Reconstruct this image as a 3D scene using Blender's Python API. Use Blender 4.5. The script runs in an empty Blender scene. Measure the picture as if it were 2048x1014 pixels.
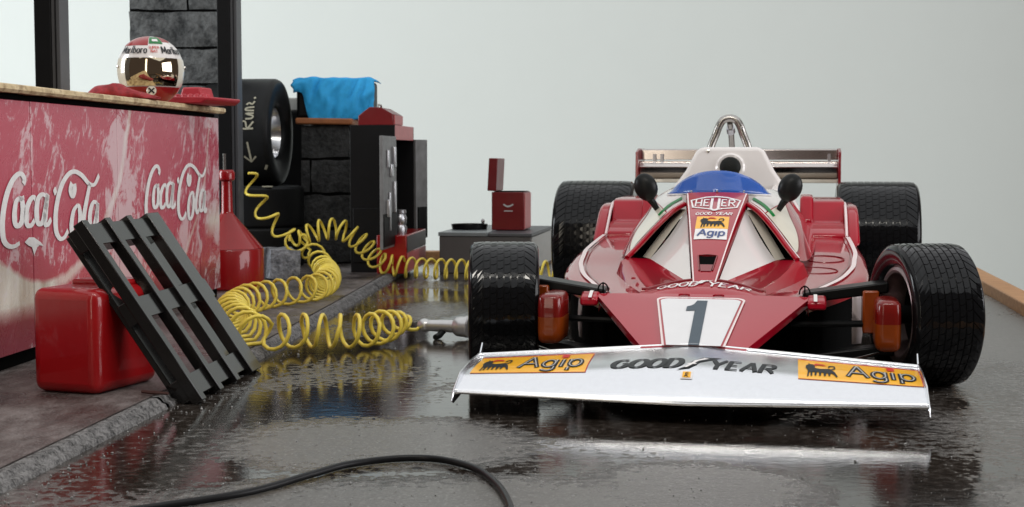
import bpy, bmesh, math, random
from mathutils import Vector, Matrix, noise
random.seed(7)
R = math.radians
sc = bpy.context.scene
COL = sc.collection
# ------------------------------------------------------------ camera, world, lamps, exposure
cam_d = bpy.data.cameras.new('camera'); cam = bpy.data.objects.new('camera', cam_d); COL.objects.link(cam)
cam.location = (0, 0, .72); cam.rotation_euler = (R(90 - 3.94), 0, 0)
cam_d.sensor_width = 36; cam_d.lens = 50.27; cam_d.clip_start = .05; cam_d.clip_end = 200
cam_d.dof.use_dof = True; cam_d.dof.focus_distance = 4.35; cam_d.dof.aperture_fstop = 8.0
sc.camera = cam
sc.view_settings.view_transform = 'Standard'; sc.view_settings.look = 'None'
sc.view_settings.exposure = .12; sc.view_settings.gamma = 1
w = bpy.data.worlds.new('World'); sc.world = w; w.use_nodes = True
bg = w.node_tree.nodes['Background']; bg.inputs[0].default_value = (.95, .74, .64, 1); bg.inputs[1].default_value = .07
def area(name, loc, target, sx, sy, power, col):
    l = bpy.data.lights.new(name, 'AREA'); l.shape = 'RECTANGLE'; l.size = sx; l.size_y = sy; l.energy = power; l.color = col
    o = bpy.data.objects.new(name, l); COL.objects.link(o); o.location = loc
    o.rotation_euler = (Vector(target) - Vector(loc)).to_track_quat('-Z', 'Y').to_euler(); return o
area('ceiling_light', (.5, 5.6, 5.6), (.5, 5.6, 0), 12, 13, 430, (.95, .98, 1))
area('ceiling_strip_light', (.2, 2.2, 4.4), (.5, 4.6, .3), 2.6, .22, 60, (1, .95, .86))
area('right_window_light', (7.2, 3.6, 2.4), (-2.5, 5.2, .7), 6.0, 3.4, 300, (.98, .98, 1))
area('wall_fill_light', (-8.4, 7.0, 2.8), (2.2, 14.4, .8), 3.5, 4.0, 520, (.92, .97, 1))  # unseen lamp added to brighten the backdrop from the left
area('door_light', (-1.75, .0, 2.3), (-.9, 6, .8), .6, 4.2, 30, (1, .90, .74))

# ------------------------------------------------------------ materials
class NT:
    def __init__(s, m): s.t = m.node_tree; s.p = s.t.nodes['Principled BSDF']
    def n(s, typ, **kw):
        nd = s.t.nodes.new(typ)
        for k, v in kw.items():
            if k.startswith('_'): setattr(nd, k[1:], v)
            else:
                i = nd.inputs[int(k[1:])] if k[0] == 'i' and k[1:].isdigit() else nd.inputs[k]
                if hasattr(v, 'is_output'): s.t.links.new(v, i)
                else: i.default_value = v
        return nd
    def math(s, op, a, b=0., c=None):
        kw = dict(_operation=op, i0=a, i1=b)
        if c is not None: kw['i2'] = c
        return s.n('ShaderNodeMath', **kw).outputs[0]
    def obj(s): return s.n('ShaderNodeTexCoord').outputs['Object']
    def noise(s, scale, detail=4, rough=.55, vec=None, dist=0., mapscale=None, rot=None):
        v = vec if vec is not None else s.obj()
        if mapscale or rot:
            mp = s.n('ShaderNodeMapping', Vector=v)
            if mapscale: mp.inputs['Scale'].default_value = mapscale
            if rot: mp.inputs['Rotation'].default_value = rot
            v = mp.outputs[0]
        if mapscale and rot:
            mp.inputs['Scale'].default_value = (1, 1, 1)
            v = s.n('ShaderNodeVectorMath', _operation='MULTIPLY', i0=v, i1=mapscale).outputs[0]
        return s.n('ShaderNodeTexNoise', Vector=v, Scale=scale, Detail=detail, Roughness=rough, Distortion=dist).outputs['Fac']
    def ramp(s, fac, pts):
        r = s.n('ShaderNodeValToRGB', Fac=fac).color_ramp
        while len(r.elements) < len(pts): r.elements.new(.5)
        for e, (p, c) in zip(r.elements, pts):
            e.position = p; e.color = (c, c, c, 1) if isinstance(c, (int, float)) else (*c, 1)
        return s.t.nodes[-1].outputs[0]
    def mix(s, f, a, b):
        m = s.n('ShaderNodeMix', _data_type='RGBA')
        for k, v in ((0, f), (6, a), (7, b)):
            if hasattr(v, 'is_output'): s.t.links.new(v, m.inputs[k])
            else: m.inputs[k].default_value = v if k == 0 else (*v, 1)
        return m.outputs[2]
    def bump(s, h, strength=.3, dist=.01):
        b = s.n('ShaderNodeBump', Height=h, Strength=strength, Distance=dist)
        s.t.links.new(b.outputs[0], s.p.inputs['Normal'])
    def set(s, **kw):
        for k, v in kw.items():
            i = s.p.inputs[k.replace('_', ' ')]
            if hasattr(v, 'is_output'): s.t.links.new(v, i)
            else: i.default_value = (*v, 1) if isinstance(v, tuple) and len(v) == 3 else v
def mat(name, col, rough=.5, metal=0., coat=0., var=.12, scale=25, bump=0., rvar=.0, **kw):
    m = bpy.data.materials.new(name); m.use_nodes = True; t = NT(m)
    f = t.noise(scale, 5)
    t.set(Base_Color=t.mix(f, tuple(c * (1 - var) for c in col), tuple(min(1, c * (1 + var)) for c in col)), Metallic=metal, Coat_Weight=coat, Coat_Roughness=.03)
    t.set(Roughness=t.math('MULTIPLY_ADD', t.noise(scale * .4, 4), rvar, rough - rvar * .5) if rvar else rough, Specular_IOR_Level=.15 if max(col) < .03 else .28 if coat else .5)
    if bump: t.bump(t.noise(scale * 3, 5), bump, .004)
    t.set(**kw); return m
M = {}
M['red'] = mat('glossy_red_paint', (.35, .0012, .014), .3, coat=1., var=.06, scale=6, Specular_IOR_Level=.08, Coat_IOR=1.38)
M['darkred'] = mat('deep_red_trim', (.20, .003, .008), .3, coat=.6)
M['white'] = mat('white_paint', (.78, .74, .72), .22, coat=.8, var=.03, scale=8)
M['cream'] = mat('cream_and_reflection_paint', (.74, .69, .58), .2, coat=.8, var=.1, scale=9)  # cream parts, and the reflection painted on the cockpit sides
M['decal_white'] = mat('white_print', (.80, .78, .78), .35, var=.04)
M['decal_pink'] = mat('white_pinstripe', (.82, .70, .70), .35, var=.04)
M['board'] = mat('number_board_white', (.72, .72, .74), .3, coat=.4, var=.05, scale=14)
M['numeral'] = mat('slate_numeral', (.035, .06, .085), .35, var=.15, scale=40)
M['green'] = mat('green_stripe', (.0, .17, .03), .35)
M['yellow_decal'] = mat('yellow_sticker', (.92, .46, .016), .3, coat=.4, var=.05)
M['ink'] = mat('black_print', (.018, .02, .024), .4)
M['ink2'] = mat('charcoal_print', (.022, .025, .028), .3)
M['greyline'] = mat('grey_print', (.42, .42, .42), .4)
M['redprint'] = mat('red_print', (.55, .02, .01), .4)
M['blueprint'] = mat('blue_print', (.03, .06, .2), .4)
M['chrome'] = mat('polished_alloy', (.82, .83, .86), .21, metal=1., var=.04, scale=60, rvar=.10, bump=.02)
M['wing_alloy'] = mat('warm_grey_alloy', (.62, .57, .55), .2, metal=1., var=.06, scale=20, rvar=.08)
M['steel'] = mat('dull_steel_tube', (.42, .40, .38), .25, metal=1., var=.15, scale=30)
M['alloy'] = mat('cast_alloy', (.55, .55, .58), .35, metal=1., var=.1)
M['void'] = mat('matt_black_underbody_and_shade', (.004, .004, .004), .9, Specular_IOR_Level=.02)
M['blackmetal'] = mat('satin_black_arm', (.006, .0065, .007), .32, var=.3)
M['blackplastic'] = mat('black_plastic', (.012, .013, .013), .36, var=.2)
M['pad'] = mat('black_padding', (.010, .011, .010), .6, bump=.1)
M['rubber'] = mat('wet_tyre_rubber', (.006, .0062, .007), .17, var=.3, scale=60, rvar=.1, coat=.12)
M['tread'] = mat('wet_tread_rubber', (.005, .0055, .0065), .08, var=.3, scale=60, rvar=.12, Specular_IOR_Level=.3)
M['slick'] = mat('slick_tyre_rubber', (.013, .0135, .014), .42, var=.25, scale=20, rvar=.2)
M['chalk'] = mat('chalk_marks', (.36, .34, .26), .9, var=.3, scale=90)
M['rim'] = mat('rim_rose_grey', (.36, .28, .28), .3, metal=.8)
M['amber'] = mat('amber_plastic', (.24, .040, .003), .3, var=.45, scale=16, coat=.3)
M['ductred'] = mat('red_duct_plastic', (.17, .006, .004), .25, coat=.4)
m = mat('blue_screen_plastic', (.001, .10, .50), .05, coat=1., var=.02, Alpha=.74); M['screen'] = m
M['canred'] = mat('red_enamel', (.30, .004, .006), .32, coat=.6, var=.12, scale=12, rvar=.2)
M['oldred'] = mat('old_red_enamel', (.13, .005, .007), .4, coat=.2, var=.2, scale=14, rvar=.2)
M['palletblack'] = mat('black_painted_wood', (.006, .0055, .0055), .16, var=.4, scale=30, Specular_IOR_Level=.55)
M['postmetal'] = mat('dark_grey_post_paint', (.065, .067, .074), .45, var=.15, scale=14)
M['lockerblack'] = mat('black_locker_paint', (.005, .005, .0055), .5, var=.3, scale=14)
M['doorgrey'] = mat('worn_grey_door', (.17, .17, .17), .5, var=.5, scale=18, bump=.15)
M['tablegrey'] = mat('grey_cabinet_paint', (.075, .070, .070), .5, var=.12, scale=10)
M['tabletop'] = mat('grey_top_paint', (.16, .18, .19), .35, var=.2, scale=10)
M['litface'] = mat('lit_side_red_paint', (.42, .085, .09), .4, var=.25, scale=20)  # paler red paints the side light on right-hand faces
M['boardwood'] = mat('orange_brown_board', (.30, .105, .035), .6, var=.4, scale=30, bump=.3)
M['yellow_hose'] = mat('yellow_hose_plastic', (.80, .63, .09), .32, var=.1, scale=30, coat=.2)
M['cable'] = mat('black_cable_rubber', (.010, .010, .011), .32, var=.3)
M['gun'] = mat('silver_grey_tool', (.55, .55, .55), .3, metal=.7, var=.15, scale=40)
M['clothred'] = mat('red_crumpled_cloth', (.30, .015, .022), .6, var=.75, scale=55, bump=.5)
M['trayred'] = mat('red_moulded_plastic', (.42, .02, .035), .45, var=.15, scale=30)
M['twig'] = mat('brown_twig', (.05, .015, .012), .7)
M['gold'] = mat('gold_mirror_visor', (.62, .53, .38), .04, metal=1., var=.05, coat=.5)
M['palegrey'] = mat('pale_grey_and_lit_side', (.42, .42, .40), .6, var=.15)
# backdrop wall
m = mat('backdrop_paper', (.80, .845, .812), .9, var=.015, scale=3); M['wall'] = m
m = mat('table_cloth', (.45, .44, .42), .9); M['table'] = m
# wood border
m = bpy.data.materials.new('tan_wood'); m.use_nodes = True; t = NT(m)
f = t.noise(6, 5, .6, mapscale=(6, 1, 6)); t.set(Base_Color=t.ramp(f, [(.3, (.33, .15, .055)), (.7, (.52, .28, .12))]), Roughness=.55); M['wood'] = m
# counter top wood
m = bpy.data.materials.new('pale_worn_wood'); m.use_nodes = True; t = NT(m)
f = t.noise(9, 6, .7, mapscale=(1, 5, 5)); g = t.noise(26, 5)
t.set(Base_Color=t.mix(t.ramp(g, [(.36, .25), (.56, 1.)]), (.26, .16, .08), t.ramp(f, [(.3, (.48, .35, .18)), (.7, (.80, .66, .42))])), Roughness=.65); t.bump(f, .4, .004); M['topwood'] = m
# blue drape
m = mat('blue_cloth', (.02, .36, .74), .75, var=.22, scale=30, bump=.35); M['blue'] = m
# rough dark block stone
def stone(name, lo, hi, scale):
    m = bpy.data.materials.new(name); m.use_nodes = True; t = NT(m)
    inf = t.n('ShaderNodeObjectInfo').outputs['Random']
    v = t.n('ShaderNodeVectorMath', _operation='ADD', i0=t.obj(), i1=t.n('ShaderNodeCombineXYZ', X=t.math('MULTIPLY', inf, 9.)).outputs[0]).outputs[0]
    f = t.noise(scale, 6, .62, vec=v); g = t.noise(scale * 4, 4, .6, vec=v)
    k = t.math('MULTIPLY_ADD', g, .35, t.math('MULTIPLY', f, .75))
    t.set(Base_Color=t.ramp(k, [(.40, lo), (.66, hi)]), Roughness=.85); t.bump(k, .8, .03); return m
M['stone'] = stone('grey_block_stone', (.014, .016, .017), (.12, .125, .125), 7)
M['stone_dark'] = stone('black_block_stone', (.007, .008, .009), (.048, .05, .052), 9)
M['rock'] = stone('pale_grey_stone', (.08, .085, .095), (.30, .31, .34), 11)
M['kerb'] = stone('chalky_kerb_stone', (.022, .021, .021), (.28, .272, .27), 46)
M['gravel'] = stone('gravel_chips', (.12, .12, .12), (.60, .60, .60), 60)
# pavement
m = bpy.data.materials.new('damp_pavement'); m.use_nodes = True; t = NT(m)
P = t.n('ShaderNodeNewGeometry').outputs['Position']
f = t.noise(3.2, 6, .6, vec=P); g = t.noise(26, 5, .65, vec=P, mapscale=(1, .35, 1)); h = t.noise(170, 3, .6, vec=P)
c = t.ramp(t.math('ADD', t.math('MULTIPLY', f, .6), t.math('MULTIPLY', g, .4)), [(.36, (.022, .017, .016)), (.50, (.070, .056, .052)), (.66, (.20, .175, .17))])
t.set(Base_Color=t.mix(t.math('MULTIPLY', t.ramp(h, [(.50, 0.), (.68, 1.)]), .35), c, (.34, .32, .32)), Roughness=t.ramp(f, [(.36, .22), (.6, .55)])); t.set(Specular_IOR_Level=.4)
t.bump(t.math('ADD', t.math('MULTIPLY', g, .7), h), .5, .006); M['pavement'] = m
# wet road: puddles with smooth water, damp gritty asphalt between
m = bpy.data.materials.new('wet_asphalt'); m.use_nodes = True; t = NT(m)
P = t.n('ShaderNodeNewGeometry').outputs['Position']
big = t.noise(1.15, 5, .55, vec=P, dist=.4, mapscale=(1, .75, 1)); fine = t.noise(120, 4, .65, vec=P); midn = t.noise(34, 5, .62, vec=P)
rip = t.noise(16, 3, .5, vec=P, mapscale=(1, 2.4, 1))
sp = t.n('ShaderNodeSeparateXYZ', Vector=P)
def patch(cx, cy, rx, ry):   # 1 in the middle of a drained patch, 0 at its rim and beyond
    a = t.math('DIVIDE', t.math('SUBTRACT', sp.outputs[0], cx), rx); b = t.math('DIVIDE', t.math('SUBTRACT', sp.outputs[1], cy), ry)
    return t.math('MAXIMUM', t.math('SUBTRACT', 1., t.math('ADD', t.math('MULTIPLY', a, a), t.math('MULTIPLY', b, b))), 0.)
pm = patch(-.34, 3.55, .44, .42)
for q in ((-.15, 2.85, .75, .40), (2.2, 4.7, .95, 3.4), (.42, 3.0, .34, .34), (-.35, 6.6, .25, .5), (1.3, 2.9, .4, .3)): pm = t.math('MAXIMUM', pm, patch(*q))
edge = t.math('ADD', t.math('MULTIPLY', t.math('SUBTRACT', big, .5), 2.6), t.math('MULTIPLY', t.math('SUBTRACT', midn, .5), 1.3))
dry = t.ramp(t.math('ADD', pm, edge), [(.22, 0.), (.62, 1.)])
col = t.ramp(t.math('MULTIPLY_ADD', midn, .5, t.math('MULTIPLY', big, .5)), [(.36, (.007, .0052, .004)), (.50, (.024, .0185, .015)), (.64, (.095, .084, .076))])
chip = t.math('MULTIPLY', t.ramp(fine, [(.56, 0.), (.68, 1.)]), t.math('MULTIPLY_ADD', dry, .62, .06))
t.set(Base_Color=t.mix(chip, t.mix(t.math('MULTIPLY', dry, .5), col, (.17, .16, .15)), (.42, .41, .40)), Roughness=t.math('MULTIPLY_ADD', dry, .27, .03), IOR=1.6, Specular_IOR_Level=.62)
hgt = t.math('ADD', t.math('MULTIPLY', rip, .11), t.math('MULTIPLY', t.math('MULTIPLY_ADD', dry, .9, .09), t.math('ADD', t.math('MULTIPLY', fine, .5), t.math('MULTIPLY', midn, .8))))
t.bump(hgt, .45, .008); M['road'] = m
# faded red sign sheets: object X runs along the sheet, Z is up
m = bpy.data.materials.new('scratched_red_sign'); m.use_nodes = True; t = NT(m)
O = t.obj(); sx = t.n('ShaderNodeSeparateXYZ', Vector=O); S, Z = sx.outputs[0], sx.outputs[2]
def circ(cs, cz, r):
    a = t.math('SUBTRACT', S, cs); b = t.math('SUBTRACT', Z, cz)
    return t.math('SUBTRACT', t.math('SQRT', t.math('ADD', t.math('MULTIPLY', a, a), t.math('MULTIPLY', b, b))), r)
wob = t.math('MULTIPLY', t.math('SUBTRACT', t.noise(7, 3), .5), .05)
d1 = t.math('ADD', circ(.40, 1.13, .84), wob); d2 = t.math('ADD', circ(1.45, 1.02, .86), wob)
st = lambda x, e, wd=.01: t.n('ShaderNodeMapRange', Value=x, i1=e - wd, i2=e + wd).outputs[0]
out1 = t.math('MULTIPLY', st(d1, 0), t.math('SUBTRACT', 1., st(S, .50, .08)))
line1 = t.math('MULTIPLY', st(d1, 0), t.math('SUBTRACT', 1., st(d1, .035)))
line2 = t.math('MULTIPLY', t.math('MULTIPLY', st(d2, 0), t.math('SUBTRACT', 1., st(d2, .02))), st(S, 1.7, .1))
corner = t.math('MULTIPLY', st(S, 2.25, .05), t.math('MULTIPLY', st(Z, .36, .04), t.math('SUBTRACT', 1., st(Z, .47, .05))))
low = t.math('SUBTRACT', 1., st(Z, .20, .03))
scr = t.noise(5.0, 8, .74, vec=O, mapscale=(1.6, 1, .95), rot=(0, R(-32), 0), dist=1.3)
scr2 = t.noise(15, 7, .78, vec=O, mapscale=(1.7, 1, .7), rot=(0, R(-24), 0), dist=1.4); blot = t.noise(1.7, 4, .6, vec=O)
near = t.math('SUBTRACT', 1., t.math('MULTIPLY', t.math('ABSOLUTE', t.math('SUBTRACT', S, 1.13)), 2.6)); near = t.math('MAXIMUM', near, 0.)
endw = st(S, 2.20, .25)
scm = t.ramp(t.math('ADD', t.math('ADD', t.math('MULTIPLY', scr, .62), t.math('MULTIPLY', scr2, .38)), t.math('ADD', t.math('MULTIPLY', t.math('SUBTRACT', blot, .5), .34), t.math('ADD', t.math('MULTIPLY', near, .10), t.math('MULTIPLY', endw, .06)))), [(.535, 0.), (.575, .85)])
base = t.mix(t.noise(2.5, 5, .6, vec=O), (.44, .042, .075), (.58, .105, .155))
dirt = t.ramp(t.noise(3, 5, .6, vec=O, mapscale=(3, 1, .6)), [(.45, (.86, .80, .72)), (.7, (.55, .44, .36))])
wm = t.math('MAXIMUM', t.math('MULTIPLY', out1, t.math('SUBTRACT', 1., low)), t.math('MAXIMUM', t.math('MULTIPLY', line1, .65), t.math('MAXIMUM', t.math('MULTIPLY', line2, .6), t.math('MULTIPLY', corner, .85))))
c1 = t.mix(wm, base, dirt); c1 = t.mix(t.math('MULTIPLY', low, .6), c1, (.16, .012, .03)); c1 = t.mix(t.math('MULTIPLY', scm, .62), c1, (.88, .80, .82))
t.set(Base_Color=c1, Roughness=t.math('MULTIPLY_ADD', scr, .35, .12)); t.bump(scr2, .15, .004); M['sign'] = m
m = mat('worn_white_lettering', (.92, .88, .85), .5, var=.25, scale=40); M['letter'] = m

# ------------------------------------------------------------ mesh helpers
class MB:
    def __init__(s): s.v = []; s.f = []; s.mi = []
    def add(s, vs, fs, mi=0):
        o = len(s.v); s.v += [tuple(x) for x in vs]; s.f += [tuple(i + o for i in f) for f in fs]; s.mi += [mi] * len(fs); return s
    def box(s, x0, x1, y0, y1, z0, z1, mi=0, M4=None):
        vs = [Vector((x, y, z)) for z in (z0, z1) for y in (y0, y1) for x in (x0, x1)]
        if M4: vs = [M4 @ q for q in vs]
        return s.add(vs, [(0, 2, 3, 1), (4, 5, 7, 6), (0, 1, 5, 4), (2, 6, 7, 3), (0, 4, 6, 2), (1, 3, 7, 5)], mi)
    def grid(s, rows, mi=0, closed=False):
        n = len(rows[0]); vs = [p for r in rows for p in r]; fs = []
        for i in range(len(rows) - 1):
            for j in range(n if closed else n - 1):
                k = (j + 1) % n; fs.append((i * n + j, i * n + k, (i + 1) * n + k, (i + 1) * n + j))
        return s.add(vs, fs, mi)
    def tube(s, pts, r, n=8, mi=0, cap=True):
        pts = [Vector(p) for p in pts]; rows = []; up = None
        for i, p in enumerate(pts):
            d = (pts[min(i + 1, len(pts) - 1)] - pts[max(i - 1, 0)]).normalized()
            if up is None: up = Vector((0, 0, 1)) if abs(d.z) < .9 else Vector((1, 0, 0))
            a = d.cross(up).normalized(); up = a.cross(d).normalized()
            rr = r[i] if isinstance(r, (list, tuple)) else r
            rows.append([p + a * rr * math.cos(2 * math.pi * k / n) + up * rr * math.sin(2 * math.pi * k / n) for k in range(n)])
        s.grid(rows, mi, True)
        if cap: s.add(rows[0], [tuple(range(n))], mi); s.add(rows[-1], [tuple(range(n - 1, -1, -1))], mi)
        return s
    def lathe(s, prof, n=32, axis='Z', c=(0, 0, 0), mi=0, M4=None):
        rows = []
        for (r, h) in prof:
            row = []
            for k in range(n):
                a = 2 * math.pi * k / n; x, y = r * math.cos(a), r * math.sin(a)
                p = Vector((x, y, h) if axis == 'Z' else (h, x, y)) + Vector(c)
                row.append(M4 @ p if M4 else p)
            rows.append(row)
        return s.grid(rows, mi, True)
    def prism(s, poly, ax0, ax1, axis='X', mi=0):
        n = len(poly)
        mk = (lambda h, p: (h, p[0], p[1])) if axis == 'X' else (lambda h, p: (p[0], h, p[1])) if axis == 'Y' else (lambda h, p: (p[0], p[1], h))
        vs = [mk(ax0, p) for p in poly] + [mk(ax1, p) for p in poly]
        return s.add(vs, [tuple(range(n)), tuple(range(2 * n - 1, n - 1, -1))] + [(i, i + n, (i + 1) % n + n, (i + 1) % n) for i in range(n)], mi)
    def build(s, name, mats, parent=None, smooth=False, bevel=0, seg=2, angle=40, subsurf=0, solid=0, fix=True):
        me = bpy.data.meshes.new(name); me.from_pydata(s.v, [], s.f)
        for q in (mats if isinstance(mats, (list, tuple)) else [mats]): me.materials.append(M[q] if isinstance(q, str) else q)
        me.polygons.foreach_set('material_index', s.mi)
        if fix:
            bm = bmesh.new(); bm.from_mesh(me); bmesh.ops.remove_doubles(bm, verts=bm.verts, dist=1e-5); bmesh.ops.recalc_face_normals(bm, faces=bm.faces); bm.to_mesh(me); bm.free()
        o = bpy.data.objects.new(name, me); COL.objects.link(o)
        if parent: o.parent = parent
        if solid: md = o.modifiers.new('thick', 'SOLIDIFY'); md.thickness = solid; md.offset = 0
        if bevel: md = o.modifiers.new('bevel', 'BEVEL'); md.width = bevel; md.segments = seg; md.limit_method = 'ANGLE'; md.angle_limit = R(30)
        if subsurf: md = o.modifiers.new('sub', 'SUBSURF'); md.levels = md.render_levels = subsurf
        if smooth or bevel or subsurf:
            me.polygons.foreach_set('use_smooth', [True] * len(me.polygons))
            try: me.set_sharp_from_angle(angle=R(angle))
            except Exception: pass
        return o
def tag(o, label=None, cat=None, group=None, kind=None):
    for k, v in (('label', label), ('category', cat), ('group', group), ('kind', kind)):
        if v: o[k] = v
    return o
def thing(name, loc, label, cat, rz=0, group=None):
    o = bpy.data.objects.new(name, None); COL.objects.link(o); o.location = loc; o.rotation_euler = (0, 0, rz); o.empty_display_size = .1
    return tag(o, label, cat, group)
def dup(root, loc, rz=None, label=None):
    r = root.copy(); COL.objects.link(r); r.location = loc
    if rz is not None: r.rotation_euler = (0, 0, rz)
    if label: r['label'] = label
    for ch in list(root.children):
        c = ch.copy(); COL.objects.link(c); c.parent = r
        for g in ch.children: d = g.copy(); COL.objects.link(d); d.parent = c
    return r
def lerp(a, b, t): return a + (b - a) * t
def interp(x, tab):
    if x <= tab[0][0]: return tab[0][1]
    for (a, va), (b, vb) in zip(tab, tab[1:]):
        if x <= b: return va + (vb - va) * (x - a) / (b - a)
    return tab[-1][1]
def crom(p, per=6, closed=False):
    p = [Vector(q) for q in p]; n = len(p); out = []
    for i in range(n - 1):
        a, b, c, d = p[max(i - 1, 0)], p[i], p[i + 1], p[min(i + 2, n - 1)]
        for k in range(per):
            t = k / per
            out.append(.5 * ((2 * b) + (c - a) * t + (2 * a - 5 * b + 4 * c - d) * t * t + (3 * b - a - 3 * c + d) * t ** 3))
    return out + [p[-1]]
# ---- lettering: pen strokes -> thin flat print laid on a surface
def pen(lines, thick, thin, per=1, taper=0):
    """lines: 2-D polylines; width depends on the stroke's direction (thick uprights, thin levels)"""
    v, f = [], []
    for L in lines:
        q = crom([(*a, 0) for a in L], per) if per > 1 else [Vector((*a, 0)) for a in L]
        n = len(q); o = len(v)
        for i, p in enumerate(q):
            d = q[min(i + 1, n - 1)] - q[max(i - 1, 0)]
            d = d.normalized() if d.length > 1e-9 else Vector((1, 0, 0))
            wd = math.hypot(d.y * thick, d.x * thin) * .5
            if taper and n > 2: wd *= lerp(1 - taper, 1, min(1, 4 * min(i, n - 1 - i) / (n - 1)))
            nn = Vector((-d.y, d.x, 0))
            v += [p + nn * wd, p - nn * wd]
        f += [(o + 2 * i, o + 2 * i + 1, o + 2 * i + 3, o + 2 * i + 2) for i in range(n - 1)]
    return v, f
def decal(name, vf, fn, material, parent, off=.0015):
    vs = []
    for p in vf[0]:
        q, nn = fn(p[0], p[1]); vs.append(Vector(q) + Vector(nn) * off)
    return MB().add(vs, vf[1]).build(name, material, parent, fix=False)
def joinvf(L):
    v, f = [], []
    for a, b in L: o = len(v); v += a; f += [tuple(i + o for i in x) for x in b]
    return v, f
def polyvf(poly): return [Vector((*p, 0)) for p in poly], [tuple(range(len(poly)))]
def gridvf(x0, x1, y0, y1, nx, ny):
    v = [Vector((lerp(x0, x1, i / nx), lerp(y0, y1, j / ny), 0)) for j in range(ny + 1) for i in range(nx + 1)]
    return v, [(j * (nx + 1) + i, j * (nx + 1) + i + 1, (j + 1) * (nx + 1) + i + 1, (j + 1) * (nx + 1) + i) for j in range(ny) for i in range(nx)]
def fanvf(poly, c=None):
    c = c or (sum(p[0] for p in poly) / len(poly), sum(p[1] for p in poly) / len(poly)); n = len(poly)
    return [Vector((*c, 0))] + [Vector((*p, 0)) for p in poly], [(0, i + 1, (i + 1) % n + 1) for i in range(n)]
def arc(cx, cy, rx, ry, a0, a1, n=12): return [(cx + rx * math.cos(R(lerp(a0, a1, k / n))), cy + ry * math.sin(R(lerp(a0, a1, k / n)))) for k in range(n + 1)]
GL = {  # letter: (width, strokes) in a unit-high box
 'G': (.86, [arc(.43, .5, .40, .46, 50, 360, 16), [(.83, .5), (.5, .5)]]), 'O': (.86, [arc(.43, .5, .40, .46, 0, 360, 20)]),
 'D': (.82, [[(.06, 0), (.06, 1)], [(.0, .97), (.3, .97)] + arc(.3, .5, .46, .47, 90, -90, 12) + [(0, .03)]]),
 'Y': (.84, [[(.02, 1), (.42, .48), (.42, 0)], [(.82, 1), (.42, .48)]]), 'E': (.66, [[(.06, 0), (.06, 1)], [(0, .96), (.62, .96)], [(.06, .5), (.5, .5)], [(0, .04), (.64, .04)]]),
 'A': (.86, [[(.02, 0), (.43, 1)], [(.43, 1), (.84, 0)], [(.2, .36), (.66, .36)]]), 'R': (.82, [[(.06, 0), (.06, 1)], [(0, .96), (.4, .96)] + arc(.42, .73, .3, .23, 90, -90, 8) + [(.06, .5)], [(.36, .5), (.8, 0)]]),
 'H': (.78, [[(.07, 0), (.07, 1)], [(.71, 0), (.71, 1)], [(.07, .5), (.71, .5)]]), 'U': (.74, [[(.07, 1), (.07, -.12)] + arc(.37, -.1, .30, .26, 180, 360, 8) + [(.67, 1)]]),
 'g': (.62, [arc(.30, .34, .26, .32, 0, 360, 16), [(.56, .68), (.56, -.1)] + arc(.3, -.12, .26, .2, 0, -160, 8)]), 'i': (.22, [[(.1, 0), (.1, .68)]]),
 'p': (.62, [arc(.32, .34, .26, .32, 0, 360, 16), [(.06, .68), (.06, -.3)]]), 'M': (.9, [[(.08, 0), (.08, 1)], [(.08, 1), (.45, .2)], [(.45, .2), (.82, 1)], [(.82, 1), (.82, 0)]]),
 'a': (.56, [arc(.27, .3, .22, .3, 0, 360, 12), [(.49, .62), (.49, 0)]]), 'r': (.4, [[(.06, 0), (.06, .64)], [(.06, .45), (.2, .6), (.38, .58)]]), 'l': (.24, [[(.1, 0), (.1, 1.05)]]),
 'b': (.58, [[(.06, 1.05), (.06, 0)], arc(.3, .3, .22, .3, 0, 360, 12)]), 'o': (.56, [arc(.28, .3, .23, .31, 0, 360, 12)]), 'S': (.6, [[(.56, .82), (.3, .98), (.06, .76), (.3, .5), (.54, .26), (.3, .02), (.02, .18)]]),
 'P': (.66, [[(.06, 0), (.06, 1)], [(.06, .97), (.34, .97)] + arc(.36, .73, .24, .24, 90, -90, 8) + [(.06, .49)]]), 'N': (.78, [[(.06, 0), (.06, 1)], [(.06, 1), (.7, 0)], [(.7, 0), (.7, 1)]]),
 'T': (.66, [[(.33, 0), (.33, 1)], [(0, .96), (.66, .96)]]), ' ': (.4, []), 'u': (.5, [[(.05, .6), (.05, .2), (.2, 0), (.4, .15), (.45, .6)], [(.45, .6), (.45, 0)]]), 'n': (.5, [[(.05, 0), (.05, .6)], [(.05, .4), (.25, .62), (.42, .45), (.42, 0)]]), 's': (.42, [[(.38, .55), (.15, .6), (.1, .42), (.35, .2), (.28, .02), (.03, .08)]])}
def words(txt, x0, x1, y0, y1, thick, thin, shear=0, gap=.14, scalew=None):
    """text fitted into the box; stroke widths are fractions of the letter height / width"""
    tot = sum(GL[c][0] for c in txt) + gap * (len(txt) - 1); sx = (x1 - x0) / tot; sy = y1 - y0; x = 0; parts = []
    for c in txt:
        v, f = pen([[(x + a, b) for a, b in L] for L in GL[c][1]], thick, thin)
        parts.append(([Vector((x0 + (p.x + shear * p.y) * sx, y0 + p.y * sy, 0)) for p in v], f)); x += GL[c][0] + gap
    return joinvf(parts)
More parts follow.
